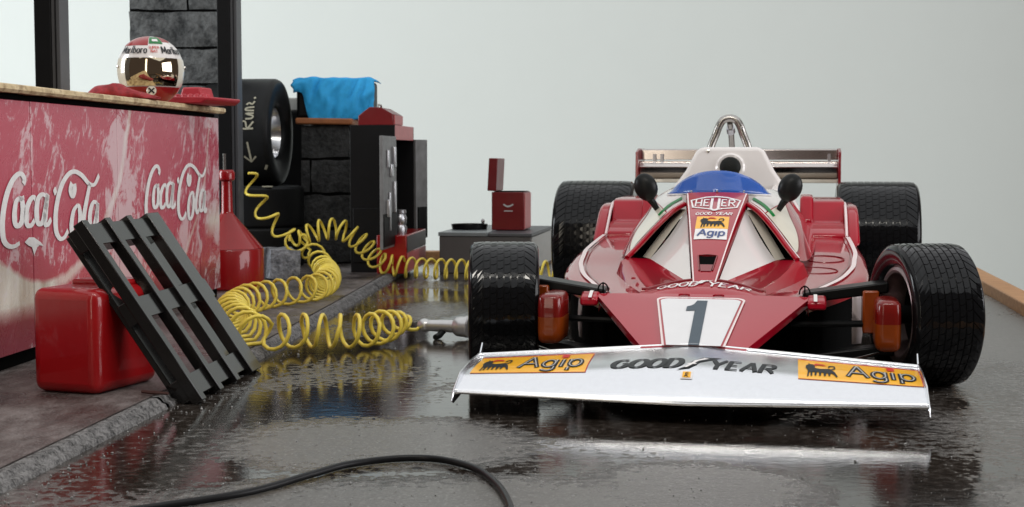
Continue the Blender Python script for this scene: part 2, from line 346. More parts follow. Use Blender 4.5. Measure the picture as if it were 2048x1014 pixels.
DOG = [(.0, .62), (.03, .80), (.10, .86), (.10, .97), (.17, .88), (.24, .90), (.30, .80), (.30, .64), (.45, .60), (.62, .62), (.76, .66), (.84, .56), (.92, .44), (1., .14), (.96, .06), (.88, .26), (.80, .36), (.76, .16), (.72, .10), (.70, .32), (.66, .34), (.62, .12), (.57, .10), (.56, .34), (.50, .35), (.47, .12), (.42, .10), (.42, .36), (.36, .36), (.33, .12), (.28, .10), (.28, .36), (.22, .34), (.20, .08), (.15, .06), (.15, .34), (.11, .30), (.09, .04), (.04, .02), (.07, .40), (.04, .54)]
def dogvf(x0, x1, y0, y1):
    import mathutils.geometry as g
    T = g.tessellate_polygon([[Vector((a, b, 0)) for a, b in DOG]])
    v = [Vector((lerp(x0, x1, a), lerp(y0, y1, b), 0)) for a, b in DOG]
    tail = pen([[(lerp(x0, x1, a), lerp(y0, y1, b)) for a, b in [(.80, .6), (.92, .7), (.9, .86), (.78, .84), (.74, .74)]]], (x1 - x0) * .05, (y1 - y0) * .07, 3)
    fl = pen([[(lerp(x0, x1, a), lerp(y0, y1, b)) for a, b in [(.28, .80), (.42, .92), (.62, .84)]]], (x1 - x0) * .06, (y1 - y0) * .12, 3, .7)
    return joinvf([(v, [tuple(x) for x in T]), tail]), fl

# ------------------------------------------------------------ setting
MB().box(-9, 9, 14.0, 14.15, -2.2, 7.5).build('wall', 'wall')['kind'] = 'structure'
MB().box(-9, 9, 1.0, 13.99, -1.2, -1.1).build('table', 'table')['kind'] = 'structure'
KL = [(-1.34, 1.3), (-1.17, 2.3), (-1.096, 3.02), (-.995, 3.99), (-.9, 4.97), (-.79, 6.7), (-.69, 8.4), (-.60, 10.03)]
MB().prism([(-1.4, 1.3), (1.442, 1.3), (2.905, 10.04), (-1.4, 10.04)], -.25, 0, 'Z').build('road', 'road')['kind'] = 'structure'
def kx(y): return interp(y, [(b, a) for a, b in KL])
mb = MB(); n = 60; rows = []
for i in range(n + 1):
    y = lerp(1.3, 10.03, i / n); rows.append([(-4.2, y, -.2), (-4.2, y, .028), (kx(y) - .5, y, .028), (kx(y) - .052, y, .028), (kx(y) - .052, y, -.2)])
mb.grid(rows).build('pavement', 'pavement')['kind'] = 'structure'
# kerb: cast strip with a ragged two-step face, built in lengths
mb = None
def kerb_piece(y0, y1):
    rows = []; n = max(6, int((y1 - y0) / .012))
    for i in range(n + 1):
        y = lerp(y0, y1, i / n); x = kx(y); j = lambda s, a: (noise.noise(Vector((y * s, a, 3.1)))) * .5
        rows.append([(x - .054, y, -.01), (x - .040 + j(30, 1) * .004, y, .0295 + j(40, 2) * .002), (x - .018 + j(60, 3) * .010, y, .0305 + j(50, 4) * .003), (x - .011 + j(70, 5) * .012, y, .024 + j(60, 6) * .005),
                     (x - .006 + j(55, 7) * .006, y, .017), (x + .006 + j(80, 8) * .012, y, .012 + j(60, 9) * .006), (x + .014 + j(90, 11) * .010, y, -.004)])
    return MB().grid(rows)
kt = thing('kerb', (-.9, 4.9, 0), 'rough chalky stone kerb between the raised pavement and the wet road', 'kerb')
for y0, y1 in [(1.3, 4.03), (4.045, 5.9), (5.912, 7.7), (7.712, 10.03)]:
    o = kerb_piece(y0, y1).build('kerb_stone', 'kerb', smooth=True, angle=50); o.parent = kt; o.matrix_parent_inverse = Matrix.Translation((.9, -4.9, 0))
# wooden border of the base
def beam(name, a, b, wdt, z0, z1, label):
    a, b = Vector((*a, 0)), Vector((*b, 0)); L = (b - a).length; r = thing(name, a, label, 'border', math.atan2(b.y - a.y, b.x - a.x))
    MB().box(0, L, -wdt, 0, z0, z1).build('beam', 'wood', r, bevel=.006); return r
beam('wooden_border', (1.455, 1.36), (2.93, 10.17), .12, -.3, .055, 'tan wooden strip along the right edge of the wet road')
beam('wooden_border', (2.90, 10.16), (-4.2, 10.16), -.12, -.3, .050, 'tan wooden strip along the back edge of the wet road').location.y = 10.05
# loose grit on the road and kerb
bm = MB(); rnd = random.Random(3)
for k in range(1500):
    y = 2.7 + 5.3 * rnd.random() ** 2.2; edge = rnd.random() < .22
    x = kx(y) + (abs(rnd.gauss(0, .07)) + .012 if edge else rnd.uniform(.02, 2.3)); s = rnd.uniform(.0015, .005) * (.75 if edge else .48) * (1 if rnd.random() < .9 else 1.7)
    M4 = Matrix.Translation((x, y, s * .55)) @ Matrix.Rotation(rnd.uniform(0, 6.3), 4, 'Z') @ Matrix.Rotation(rnd.uniform(0, 1), 4, 'X')
    a = rnd.uniform(.6, 1.4); vs = [M4 @ Vector((p[0] * s * a, p[1] * s, p[2] * s * .8)) for p in ((1, 0, 0), (-1, .2, 0), (.1, 1, 0), (0, -1, .1), (0, .1, 1), (.1, 0, -1))]
    bm.add(vs, [(0, 2, 4), (2, 1, 4), (1, 3, 4), (3, 0, 4), (2, 0, 5), (1, 2, 5), (3, 1, 5), (0, 3, 5)])
tag(bm.build('grit', 'gravel', fix=False), 'pale grit scattered along the kerb and road', 'grit', kind='stuff')

# ------------------------------------------------------------ racing car (local: x across, y back from the front axle, z up)
car = thing('racing_car', (.617, 4.6, 0), 'low red and white open-wheel racing car with a chrome front wing', 'racing car', R(-11))
nz = lambda v: .276 + .285 * (v + .05)
nw = lambda v: interp(v, [(-.46, .150), (-.05, .342)])
# nose
rows = []
for i in range(15):
    v = lerp(-.47, -.05, i / 14); z = nz(v); wv = nw(v); row = []
    for k in range(-8, 9):
        a = k / 8; row.append((wv * a, v - (.0 if abs(a) < 1 else .0), z - .004 * a ** 4))
    rows.append([(row[0][0] * .97, v, z - .035)] + [(row[0][0] * .995, v, z - .018)] + row + [(row[-1][0] * .995, v, z - .018), (row[-1][0] * .97, v, z - .035)])
rows = [[(p[0] * .97, -.515, .135) for p in rows[0]], [(p[0] * .985, -.50, .150) for p in rows[0]]] + rows
mb = MB().grid(rows)
r0 = rows[-1]; mb.grid([[(p[0], -.042, p[2] - .004) for p in r0], [(p[0] * .98, -.02, p[2] - .03) for p in r0]]); mb.grid([r0, [(p[0], -.042, p[2] - .004) for p in r0]])
nose = mb.build('nose', 'red', car, smooth=True, angle=35)
nv = lambda y: (y + .05) * .745 - .05
nf = lambda x, y: ((x, nv(y), nz(nv(y))), (0, -.274, .962))
def rrect(top, bot, v1, v0, r):   # rounded trapezoid outline (rounded at the top corners)
    tl, tr = top; bl, br = bot; pts = [(bl, v0), (br, v0)]
    pts += arc(tr - r * .9, v1 - r, r, r, 10, 90, 6); pts += arc(tl + r * .9, v1 - r, r, r, 90, 170, 6); return pts
decal('number_border', fanvf(rrect((-.136, .136), (-.092, .092), -.100, -.60, .032)), nf, 'decal_pink', nose, .0045)
decal('number_border', fanvf(rrect((-.129, .129), (-.085, .085), -.113, -.60, .030)), nf, 'red', nose, .0055)
decal('number_board', fanvf(rrect((-.123, .123), (-.079, .079), -.123, -.60, .028)), nf, 'board', nose, .0065)
decal('numeral', joinvf([polyvf([(-.015, -.60), (.017, -.60), (.022, -.146), (-.010, -.146), (-.013, -.252)]), polyvf([(-.040, -.258), (-.013, -.255), (-.010, -.146), (-.018, -.185), (-.026, -.200), (-.039, -.212)])]), nf, 'numeral', nose, .008)
for s in (-1, 1):
    MB().tube([(s * .054 + .016 * math.cos(R(a)), -.085 + .014 * math.sin(R(a)), nz(-.07) + .006) for a in range(-20, 201, 20)], .0035, 6).build('catch', 'red', nose, smooth=True)
    # short tips at the upper corners, with a pale stripe
    MB().prism([(-.10, .236), (-.02, .245), (-.015, .276), (-.05, .279), (-.095, .262)], s * .330, s * .388).build('nose_tip', 'red', nose, bevel=.008)
    MB().grid([[(s * x, v - .0025, z + .003) for x in (.349, .360)] for v, z in ((-.100, .262), (-.05, .279), (-.02, .277))]).build('stripe', 'decal_white', nose)
    MB().tube([(s * .322 + .017 * math.cos(R(a)), -.02, .278 + .026 * math.sin(R(a))) for a in range(0, 181, 15)], .0026, 6).tube([(s * .322, -.02, .272), (s * .322, -.02, .307)], .0028, 6).build('latch_ring', 'void', nose, smooth=True)
# scuttle hump with print
def hump(u, t):
    a = max(0., 1 - (u / .185) ** 2); bz = .281 + .027 * a ** 1.2; bv = .0 + .085 * a
    return (u, lerp(-.046, bv, t), lerp(.2755, bz, t ** .8) + .004 * math.sin(math.pi * t) * a)
mb = MB().grid([[hump(lerp(-.2, .2, k / 24), t / 6) for k in range(25)] for t in range(7)])
hb = [hump(lerp(-.2, .2, k / 24), 1) for k in range(25)]
mb.grid([hb, [(p[0], p[1] + .012, p[2] - .014) for p in hb]]); scut = mb.build('scuttle', 'red', car, smooth=True)
MB().tube([(p[0] * 1.0, p[1] + .014, p[2] + .001) for p in hb], .0065, 8).build('scuttle_rim', 'darkred', car, smooth=True)
def hf(x, y): return hump(x, y), (0, -.25, .97)
for w_, a, b in (('GOOD', -.150, -.020), ('YEAR', .010, .150)): decal('lettering', words(w_, a, b, .40, .82, .2, .1, .2), hf, 'decal_white', scut, .003)
decal('winged_shoe', fanvf([(-.03, .55), (-.01, .9), (.03, .95), (.005, .8), (-.005, .6)]), hf, 'decal_white', scut, .004)
# cockpit strip
sv = lambda v: .300 + .276 * (v - .06) / .79 + .010 * math.sin(math.pi * (v - .06) / .79)
sw = lambda v: interp(v, [(.06, .038), (.85, .118)])
rows = []
for i in range(17):
    v = lerp(.06, .85, i / 16); z = sv(v); wv = sw(v)
    rows.append([(-wv, v + .01, z - .05), (-wv, v, z - .008), (-wv * .96, v, z)] + [(wv * a, v, z + .003 * (1 - a * a)) for a in (-.6, -.3, 0, .3, .6)] + [(wv * .96, v, z), (wv, v, z - .008), (wv, v + .01, z - .05)])
strip = MB().grid(rows).build('cockpit_strip', 'red', car, smooth=True, angle=50)
sf = lambda x, y: ((x, y, sv(y) + .003 * (1 - (x / sw(y)) ** 2)), (0, -.33, .94))
for s in (-1, 1):
    decal('edge_stripe', ([Vector((s * (sw(lerp(.07, .84, k / 12)) * .965 - q), lerp(.07, .84, k / 12), 0)) for k in range(13) for q in (0, .0045)], [(2 * k, 2 * k + 1, 2 * k + 3, 2 * k + 2) for k in range(12)]), sf, 'decal_pink', strip, .002)
hexo = [(-.094, .762), (-.04, .794), (0, .802), (.04, .794), (.094, .762), (.083, .682), (.03, .664), (0, .650), (-.03, .664), (-.083, .682)]
hl = [(a * .93, .725 + (b - .725) * .84) for a, b in hexo]
nh = len(hexo); decal('badge_outline', ([Vector((*p, 0)) for p in hexo + hl], [(i, (i + 1) % nh, (i + 1) % nh + nh, i + nh) for i in range(nh)]), sf, 'decal_white', strip, .002)
decal('badge_lettering', joinvf([words('HE', -.074, -.022, .694, .765, .17, .13, 0, .2), words('U', -.016, .016, .684, .775, .22, .15), words('ER', .023, .074, .694, .765, .17, .13, 0, .2)]), sf, 'decal_white', strip, .0025)
decal('small_lettering', joinvf([words('GOOD', -.066, -.008, .606, .632, .2, .14, .2), words('YEAR', .004, .066, .606, .632, .2, .14, .2)]), sf, 'decal_white', strip, .002)
q = decal('sticker', gridvf(-.057, .057, .385, .475, 6, 4), sf, 'decal_white', strip, .002)
decal('sticker', gridvf(-.058, .058, .475, .588, 6, 4), sf, 'yellow_decal', strip, .0024)
dg, fl = dogvf(-.044, .046, .480, .578); decal('emblem', dg, sf, 'ink', strip, .004); decal('emblem_flame', fl, sf, 'redprint', strip, .0044)
decal('sticker_lettering', words('Agip', -.047, .047, .412, .466, .2, .14, .1), sf, 'blueprint', strip, .004)
# vent slot: recessed frame proud of the strip
MB().add([(-.030, .250, sv(.25) + .004), (.030, .250, sv(.25) + .004), (.021, .150, sv(.15) + .004), (-.021, .150, sv(.15) + .004)], [(0, 1, 2, 3)]).build('vent', 'void', strip)
MB().add([(-.022, .185, sv(.185) + .0055), (.022, .185, sv(.185) + .0055), (.017, .138, sv(.138) + .0055), (-.017, .138, sv(.138) + .0055)], [(0, 1, 2, 3)]).build('vent_flap', 'darkred', strip)
MB().tube([(-.022, .145, sv(.145) + .004), (-.032, .252, sv(.252) + .005), (0, .256, sv(.256) + .006), (.032, .252, sv(.252) + .005), (.022, .145, sv(.145) + .004)], .003, 6).build('vent_rim', 'darkred', strip, smooth=True)
# side body and air scoops
ROW = [[(.118, .80, .535), (.160, .74, .508), (.212, .66, .455), (.262, .56, .395), (.300, .48, .352)],
       [(.150, .95, .568), (.205, .90, .535), (.255, .83, .475), (.303, .74, .420), (.338, .64, .340)],
       [(.195, 1.10, .582), (.245, 1.08, .550), (.287, 1.05, .492), (.327, 1.0, .440), (.365, .95, .355)],
       [(.200, 1.40, .588), (.265, 1.40, .552), (.302, 1.40, .500), (.337, 1.40, .450), (.375, 1.40, .375)],
       [(.200, 1.75, .588), (.260, 1.75, .545), (.292, 1.75, .490), (.322, 1.75, .440), (.365, 1.75, .385)],
       [(.150, 2.10, .560), (.200, 2.10, .520), (.250, 2.10, .470), (.300, 2.10, .430), (.335, 2.10, .390)]]
def fine(rows, pr=6, pc=5):
    A = [crom(r, pc) for r in rows]; B = [crom([A[i][j] for i in range(len(A))], pr) for j in range(len(A[0]))]
    return [[B[j][i] for j in range(len(B))] for i in range(len(B[0]))]
FR = fine(ROW)
for s in (-1, 1):
    mb = MB(); fr = [[(s * p.x, p.y, p.z) for p in r] for r in FR]; nr, nc = len(fr), len(fr[0])
    for i in range(nr - 1):
        for j in range(nc - 1):
            c, r_ = j / 5, i / 6
            mi = 0
            if r_ < .22: mi = 0
            elif c < 1.2: mi = 1
            mb.add([fr[i][j], fr[i][j + 1], fr[i + 1][j + 1], fr[i + 1][j]], [(0, 1, 2, 3)], mi)
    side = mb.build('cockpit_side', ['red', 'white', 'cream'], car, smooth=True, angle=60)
    def SV(r_, c):
        i, j = min(int(r_ * 6), nr - 2), min(int(c * 5), nc - 2); a, b = r_ * 6 - i, c * 5 - j
        return Vector(fr[i][j]).lerp(Vector(fr[i][j + 1]), b).lerp(Vector(fr[i + 1][j]).lerp(Vector(fr[i + 1][j + 1]), b), a)
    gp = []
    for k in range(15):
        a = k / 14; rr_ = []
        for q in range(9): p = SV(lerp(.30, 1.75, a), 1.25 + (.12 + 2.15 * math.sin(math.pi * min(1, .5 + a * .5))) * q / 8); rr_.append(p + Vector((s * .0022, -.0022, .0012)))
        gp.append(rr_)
    MB().grid(gp).build('side_reflection', 'cream', side, smooth=True)  # cream patch paints a window reflection on the red bodywork
    MB().tube([p[-1] for p in gp], .0028, 6).build('reflection_edge', 'darkred', side, smooth=True)
    for i0, i1, mt in ((3, 4, 'green'),):
        MB().grid([[Vector(fr[i][j]) + Vector((0, -.004, .0025)) for j in range(0, 9)] for i in (i0, i1)]).build('stripe', mt, side)
    MB().tube([Vector(q) + Vector((0, -.004, 0)) for q in fr[0]] , .0095, 8).build('scoop_lip', 'red', car, smooth=True)
    MB().tube([Vector(q) + Vector((s * .006, .022, .004)) for q in fr[0]], .0035, 6).build('scoop_lip_stripe', 'decal_white', car, smooth=True)
    A, B, C = Vector((s * .110, .785, .515)), Vector((s * .043, .07, .297)), Vector((s * .224, .55, .344)); O_, K = Vector(fr[0][-1]), Vector((s * .178, .0, .283))
    rows = []
    for i in range(9):
        p, q = A.lerp(B, i / 8), C.lerp(B, i / 8); rows.append([p.lerp(q, k / 6) + Vector((0, 0, -.012 * math.sin(math.pi * k / 6) * (1 - i / 8))) for k in range(7)])
    rim_ = [A + Vector((s * .02, .12, -.01)), *[r for r in []]]
    MB().grid(rows).build('scoop_wall', 'white', car, smooth=True)
    # throat: wall curling into the duct, its shade painted as cream tone and black lining
    e0 = [A.lerp(C, k / 6) for k in range(7)]; e1 = [p + Vector((s * .035, .055, .0)) for p in e0]; e2 = [p + Vector((s * .05, .30, .0)) for p in e0]
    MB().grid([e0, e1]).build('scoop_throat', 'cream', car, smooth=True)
    lipb = [Vector(fr[0][round(k * (nc - 1) / 6)]) for k in range(7)]
    MB().grid([e1, e2, [p + Vector((-s * .004, .26, 0)) for p in lipb], [p + Vector((-s * .006, .006, -.004)) for p in lipb]]).add([C, C + Vector((s * .05, .30, 0)), O_ + Vector((0, .26, 0)), O_ + Vector((0, .01, -.006))], [(0, 1, 2, 3)]).build('scoop_shade_lining', 'void', car)
    # red shoulder under the scoop, with a creased edge
    up = [B.lerp(C, k / 5) for k in range(5)] + [C.lerp(O_, k / 4) for k in range(5)]; lo = [B.lerp(K, .15) + Vector((0, -.01, -.012))] + [Vector((s * .06, .085, .300)).lerp(K, k / 8) + Vector((0, .004, .004 * math.sin(math.pi * k / 8))) for k in range(1, 9)]; lo = (lo + [K])[:len(up)]
    rows = [[a.lerp(b, t / 6) + Vector((0, 0, -.010 * math.sin(math.pi * t / 6))) for a, b in zip(up, lo)] for t in range(7)]
    MB().grid(rows).build('shoulder', 'red', car, smooth=True)
    ed = [rows[t][-1] for t in range(7)]
    MB().grid([ed, [p + Vector((s * .022, -.004, -.012)) for p in ed], [Vector((p.x + s * .040, p.y, .262 + .06 * p.y)) for p in ed]]).build('shoulder_side', 'red', car, smooth=True)
    MB().tube([O_, *ed[::-1][::-1]], .006, 7).build('shoulder_edge', 'red', car, smooth=True)
# white headrest fairing
prof = [(.305, .46), (.298, .50), (.262, .555), (.225, .605), (.190, .655), (.168, .700), (.150, .735), (.128, .755)]
outl = [(-a + .012, b) for a, b in prof] + [(a + .012, b) for a, b in prof[::-1]]
mb = MB(); rows = []
for v, k, dz in ((1.66, 1, 0), (1.74, 1, .0), (1.95, .94, .0), (2.2, .8, -.03)):
    rows.append([(a * k, v + (.0 if v > 1.7 else (.02 - .14 * (b - .75) ** 2 * 0) + (b - .6) * .28), .46 + (b - .46) * (1 if v < 2 else .94) + dz) for a, b in outl])
mb.grid(rows); mb.add(rows[0], [tuple(range(len(outl)))]); mb.add(rows[-1], [tuple(range(len(outl)))])
fair = mb.build('headrest_fairing', 'white', car, bevel=.022, seg=4, angle=60)
hv = lambda z: 1.68 + (z - .6) * .28
ang = Matrix.Translation((.014, hv(.665), .665)) @ Matrix.Rotation(R(90 - 15), 4, 'X')
MB().lathe([(.066, -.01), (.064, .006), (.055, .014), (.046, .012), (.044, .0)], 28, 'Z', M4=ang).build('headrest_ring', 'white', fair, smooth=True)
MB().lathe([(.045, -.01), (.044, .016), (.036, .028), (.02, .033), (.0005, .034)], 28, 'Z', M4=ang).build('headrest_pad', 'pad', fair, smooth=True)
MB().lathe([(.008, -.004), (.008, .004), (.0005, .005)], 10, 'Z', M4=Matrix.Translation((-.085, hv(.737) + .0, .737)) @ Matrix.Rotation(R(75), 4, 'X')).build('fastener', 'steel', fair)
MB().box(-.2, .2, .9, 1.66, .30, .44).build('cockpit_floor', 'void', car)
# wind screen
rows = []
for j in range(7):
    row = []
    for k in range(25):
        p = lerp(-1, 1, k / 24); h = .082 * max(0., 1 - abs(p) ** 2.2) ** .8 + .004
        t = j / 6; row.append((.200 * p * (1 - .06 * t), .855 + .14 * p * p + .045 * t * (1 - p * p * .6), .574 + h * t - .006 * p * p))
    rows.append(row)
scr = MB().grid(rows).build('windscreen', 'screen', car, smooth=True, solid=.004)
MB().tube([Vector(p) + Vector((0, -.004, -.003)) for p in rows[0]], .0035, 6).build('screen_edge', 'decal_white', car, smooth=True)
for k in (6, 12, 18): MB().lathe([(.0045, 0), (.004, .005), (.0005, .006)], 8, 'Z', M4=Matrix.Translation(Vector(rows[0][k]) + Vector((0, -.004, .009))) @ Matrix.Rotation(R(90), 4, 'X')).build('screen_bolt', 'alloy', scr)
# white scuttle joining strip, sides and screen
rows = []
for k in range(13):
    a = lerp(-1, 1, k / 12)
    rows.append([(.118 * a, .845, sv(.845) - .003), (.15 * a, .92 + .04 * a * a, .572 - .003 * a * a), (.195 * a, 1.09, .580), (.2 * a, 1.2, .583)])
MB().grid(rows).build('screen_cowl', 'white', car, smooth=True)
# mirrors
for s in (-1, 1):
    M4 = Matrix.Translation((s * .272, .86, .597)) @ Matrix.Rotation(R(s * 24), 4, 'Y')
    mb = MB(); mb.lathe([(.0005 + .044 * math.sin(math.pi * k / 12), -.055 * math.cos(math.pi * k / 12)) for k in range(13)], 20, 'Z', M4=M4 @ Matrix.Diagonal((1, .75, 1, 1)))
    mi = mb.build('mirror', 'blackplastic', car, smooth=True, angle=80)
    MB().tube(crom([(s * .258, .865, .555), (s * .243, .87, .535), (s * .226, .88, .505)], 4), [.016 - .006 * k / 8 for k in range(9)], 8).build('mirror_stalk', 'blackplastic', mi, smooth=True)
# side pods
zp = lambda v: interp(v, [(-.03, .270), (.35, .286), (.7, .310), (.95, .340), (1.3, .366), (1.5, .378), (2.3, .39)])
wp = lambda v: interp(v, [(-.03, .335), (.03, .362), (.12, .405), (.25, .455), (.4, .505), (.55, .540), (.7, .558), (1.0, .560), (1.5, .540), (2.3, .53)])
vv = [-.03, 0, .03, .07, .12, .18, .25, .32, .4, .48, .55, .62, .7, .8, .9, 1., 1.15, 1.3, 1.5, 1.7, 1.9, 2.1, 2.3]
cols = [(.20, 0), (.34, .0), (.5, -.001), (.65, 0), (.8, .001), (.88, .003), (.93, .006), (.965, .011), (.99, .020), (1., .032), (1., .048)]
for s in (-1, 1):
    rows = [[(s * wp(v) * a, v, zp(v) - d) for a, d in cols] for v in vv]
    mb = MB().grid(rows); f0 = rows[0]; mb.grid([f0, [(p[0], p[1] - .006, p[2] - .012) for p in f0], [(p[0], p[1] - .004, p[2] - .03) for p in f0]])
    pod = mb.build('side_pod', 'red', car, smooth=True, angle=50)
    st = [(v, min(.95, a)) for v, a in ((.0, .91), (.06, .90), (.12, .885), (.2, .875), (.3, .87), (.4, .872), (.5, .88), (.6, .885), (.72, .90), (.85, .915), (1.0, .93), (1.25, .94), (1.48, .945))]
    L = crom([(s * wp(v) * a, v, zp(v)) for v, a in st], 3)
    def ribbon(off, wd):
        rr = []
        for i, p in enumerate(L):
            d = (L[min(i + 1, len(L) - 1)] - L[max(i - 1, 0)]).normalized(); nn = Vector((d.y, -d.x, 0)); rr.append([Vector((q.x, q.y, zp(q.y) - .001 + .0035)) for q in (p + nn * (off - wd / 2), p + nn * (off + wd / 2))])
        return rr
    MB().grid(ribbon(0, .016)).build('pinstripe', 'decal_pink', pod); MB().grid(ribbon(-s * .018, .006)).build('pinstripe', 'darkred', pod)
    # dark flank below the pod, set in from its edge
    MB().grid([[(s * (wp(v) - .025), v + .02, .05), (s * (wp(v) - .02), v + .02, zp(v) - .03)] for v in vv]).build('pod_flank', 'void', car)
    # raised radiator box and the curved fin in front of the rear wheel
    mb = MB().prism([(1.50, .362), (1.505, .388), (1.60, .428), (1.66, .432), (1.74, .518), (1.80, .526), (2.2, .526), (2.2, .36)], s * .335, s * .505)
    bx = mb.build('radiator_box', 'red', car, bevel=.010, seg=3)
    mb = MB().prism([(1.47, .34), (1.50, .372), (1.66, .47), (1.72, .492), (1.80, .502), (2.2, .50), (2.2, .34)], s * .508, s * .562)
    fin = mb.build('wheel_fin', 'red', car, bevel=.016, seg=3)
    MB().tube([(s * .507, 1.495, .378), (s * .507, 1.60, .438), (s * .507, 1.66, .476), (s * .507, 1.74, .506), (s * .507, 1.80, .510)], .006, 6).build('pinstripe', 'decal_pink', fin, smooth=True)
    MB().prism([(1.64, .44), (1.72, .54), (1.80, .548), (2.1, .53), (2.1, .40), (1.64, .40)], s * .315, s * .372).build('box_ridge', 'red', car, bevel=.014, seg=3)
    MB().add([(s * .325, 1.10, .362), (s * .36, 1.60, .40), (s * .33, 1.62, .46), (s * .30, 1.10, .43)], [(0, 1, 2, 3)]).build('side_fillet', 'red', car)
# rivets and panel rings on the right-hand pod top
for x, v, rx in ((.36, .62, .085), (.40, .86, .075)):
    MB().tube([(x + rx * math.cos(R(a)), v + rx * .9 * math.sin(R(a)), zp(v + rx * .9 * math.sin(R(a))) + .0005) for a in range(0, 361, 15)], .0022, 5, cap=False).build('hatch_ring', 'darkred', car, smooth=True)
MB().lathe([(.008, -.002), (.007, .004), (.0005, .006)], 10, c=(-.245, .18, .303)).build('fastener', 'red', car, smooth=True)
for x, v in ((-.17, .24), (.20, .30)): pass
# dark tub under the nose, floor, engine
MB().box(-.325, .325, .0, .9, .05, .255).build('tub_front', 'void', car)
MB().box(-.52, .52, .75, 2.5, .045, .075).build('floor', 'void', car)
MB().box(-.30, .30, .9, 2.9, .08, .36).build('engine_block', 'void', car, bevel=.03)
MB().box(-.14, .14, 2.1, 2.7, .30, .52).build('airbox', 'blackmetal', car, bevel=.03)
MB().box(-.10, .10, -.42, .0, .05, .15).build('nose_underside', 'void', car, bevel=.01)
# roll hoop
hoop = crom([(-.086, 1.90, .735), (-.080, 1.905, .765), (-.060, 1.91, .815), (-.047, 1.912, .850), (-.030, 1.914, .876), (0, 1.915, .886), (.030, 1.914, .876), (.047, 1.912, .850), (.060, 1.91, .815), (.080, 1.905, .765), (.086, 1.90, .735)], 5)
rh = MB().tube(hoop, .0175, 12).build('roll_hoop', 'steel', car, smooth=True)
MB().tube([(0, 1.93, .868), (.003, 2.0, .83), (.006, 2.16, .70)], .0135, 10).build('hoop_strut', 'steel', rh, smooth=True)
MB().tube([(.002, 1.975, .846), (.0035, 2.0, .825)], .020, 10).build('strut_collar', 'alloy', rh, smooth=True)
for s in (-1, 1): MB().lathe([(.007, -.003), (.006, .006), (.0005, .007)], 8, 'Z', M4=Matrix.Translation((s * .055, 1.897, .842)) @ Matrix.Rotation(R(90), 4, 'X')).build('hoop_bolt', 'alloy', rh)
# front wing
PC = [(-.84, .058), (-.828, .074), (-.785, .106), (-.735, .131), (-.660, .149), (-.56, .159), (-.45, .166)]
PE = [(-.80, .064), (-.790, .075), (-.750, .091), (-.710, .102), (-.650, .110), (-.56, .115), (-.45, .119)]
pc = crom([(a, b, 0) for a, b in PC], 6); pe = crom([(a, b, 0) for a, b in PE], 6); NWT = len(pc) - 1
def wing(u, t):     # u across, t from the lower front lip (0) to the rear edge (1)
    k = min(1, abs(u) / .63); k = math.sqrt(k * k + .0025) - .0; k = min(1, k); x = max(0, min(1, t)) * NWT; i = min(int(x), NWT - 1); f = x - i
    a = pc[i].lerp(pc[i + 1], f); b = pe[i].lerp(pe[i + 1], f); p = a.lerp(b, k); return Vector((u, p.x, p.y))
def wf(x, y):
    p = wing(x, y); du = wing(x + .002, y) - wing(x - .002, y); dt = wing(x, min(1, y + .01)) - wing(x, max(0, y - .01)); return p, du.cross(dt).normalized()
us = sorted(set([lerp(-.632, .632, k / 40) for k in range(41)] + [-.03, -.015, 0, .015, .03]))
top = [[wing(u, j / NWT) for u in us] for j in range(NWT + 1)]
under = [[Vector((p.x, p.y + .008 + .02 * (1 - j / 8), p.z - .010)) for p in [wing(u, j / 8) for u in us]] for j in range(8, -1, -1)]
mb = MB().grid(top + under); fw = mb.build('front_wing', 'chrome', car, smooth=True, angle=35)
MB().tube([wing(u, 0) + Vector((0, .004, -.002)) for u in us], .0045, 6).build('lower_lip', 'steel', fw, smooth=True)
MB().tube([wing(u, 1) + Vector((0, 0, .003)) for u in us], .0040, 6).build('rear_lip', 'chrome', fw, smooth=True)
for s in (-1, 1):
    poly = [(-.845, .045), (-.82, .036), (-.74, .045), (-.44, .09), (-.425, .150), (-.44, .156), (-.47, .130), (-.60, .126), (-.74, .110), (-.82, .07)]
    MB().prism(poly, s * .632, s * .637).build('end_plate', 'chrome', fw, bevel=.0015, seg=1)
    x0, x1 = (-.612, -.282) if s < 0 else (.300, .628)
    decal('sticker', gridvf(x0, x1, .50, .88, 24, 10), wf, 'yellow_decal', fw, .0012)
    decal('sticker_edge', joinvf([gridvf(x0, x1, .88, .895, 24, 1), gridvf(x0, x1, .492, .50, 24, 1), gridvf(x1, x1 + .0025, .495, .89, 1, 6)]), wf, 'redprint', fw, .0014)
    L = x1 - x0; dg, fl = dogvf(x0 + .02, x0 + .02 + L * .26, .535, .83); decal('emblem', dg, wf, 'ink', fw, .003); decal('emblem_flame', fl, wf, 'redprint', fw, .0034)
    bx0, bx1 = x0 + L * .40, x0 + L * .95
    decal('lettering', words('Agip', bx0, bx1, .60, .84, .21, .16, .0), wf, 'ink', fw, .003)
    decal('lettering_inline', words('Agip', bx0, bx1, .60, .84, .055, .05, .0), wf, 'greyline', fw, .004)
    xi = bx0 + (bx1 - bx0) * .655; decal('lettering_dot', gridvf(xi - .008, xi + .012, .80, .87, 1, 2), wf, 'redprint', fw, .0042)
decal('lettering', words('GOOD', -.215, -.022, .56, .715, .34, .11, .28, .14), wf, 'ink2', fw, .002); decal('lettering', words('YEAR', .056, .232, .56, .715, .28, .11, .28, .18), wf, 'ink2', fw, .002)
sh = [(-.028, .52), (-.004, .57), (.012, .66), (.040, .74), (.092, .755), (.060, .715), (.036, .68), (.024, .61), (.006, .55)]
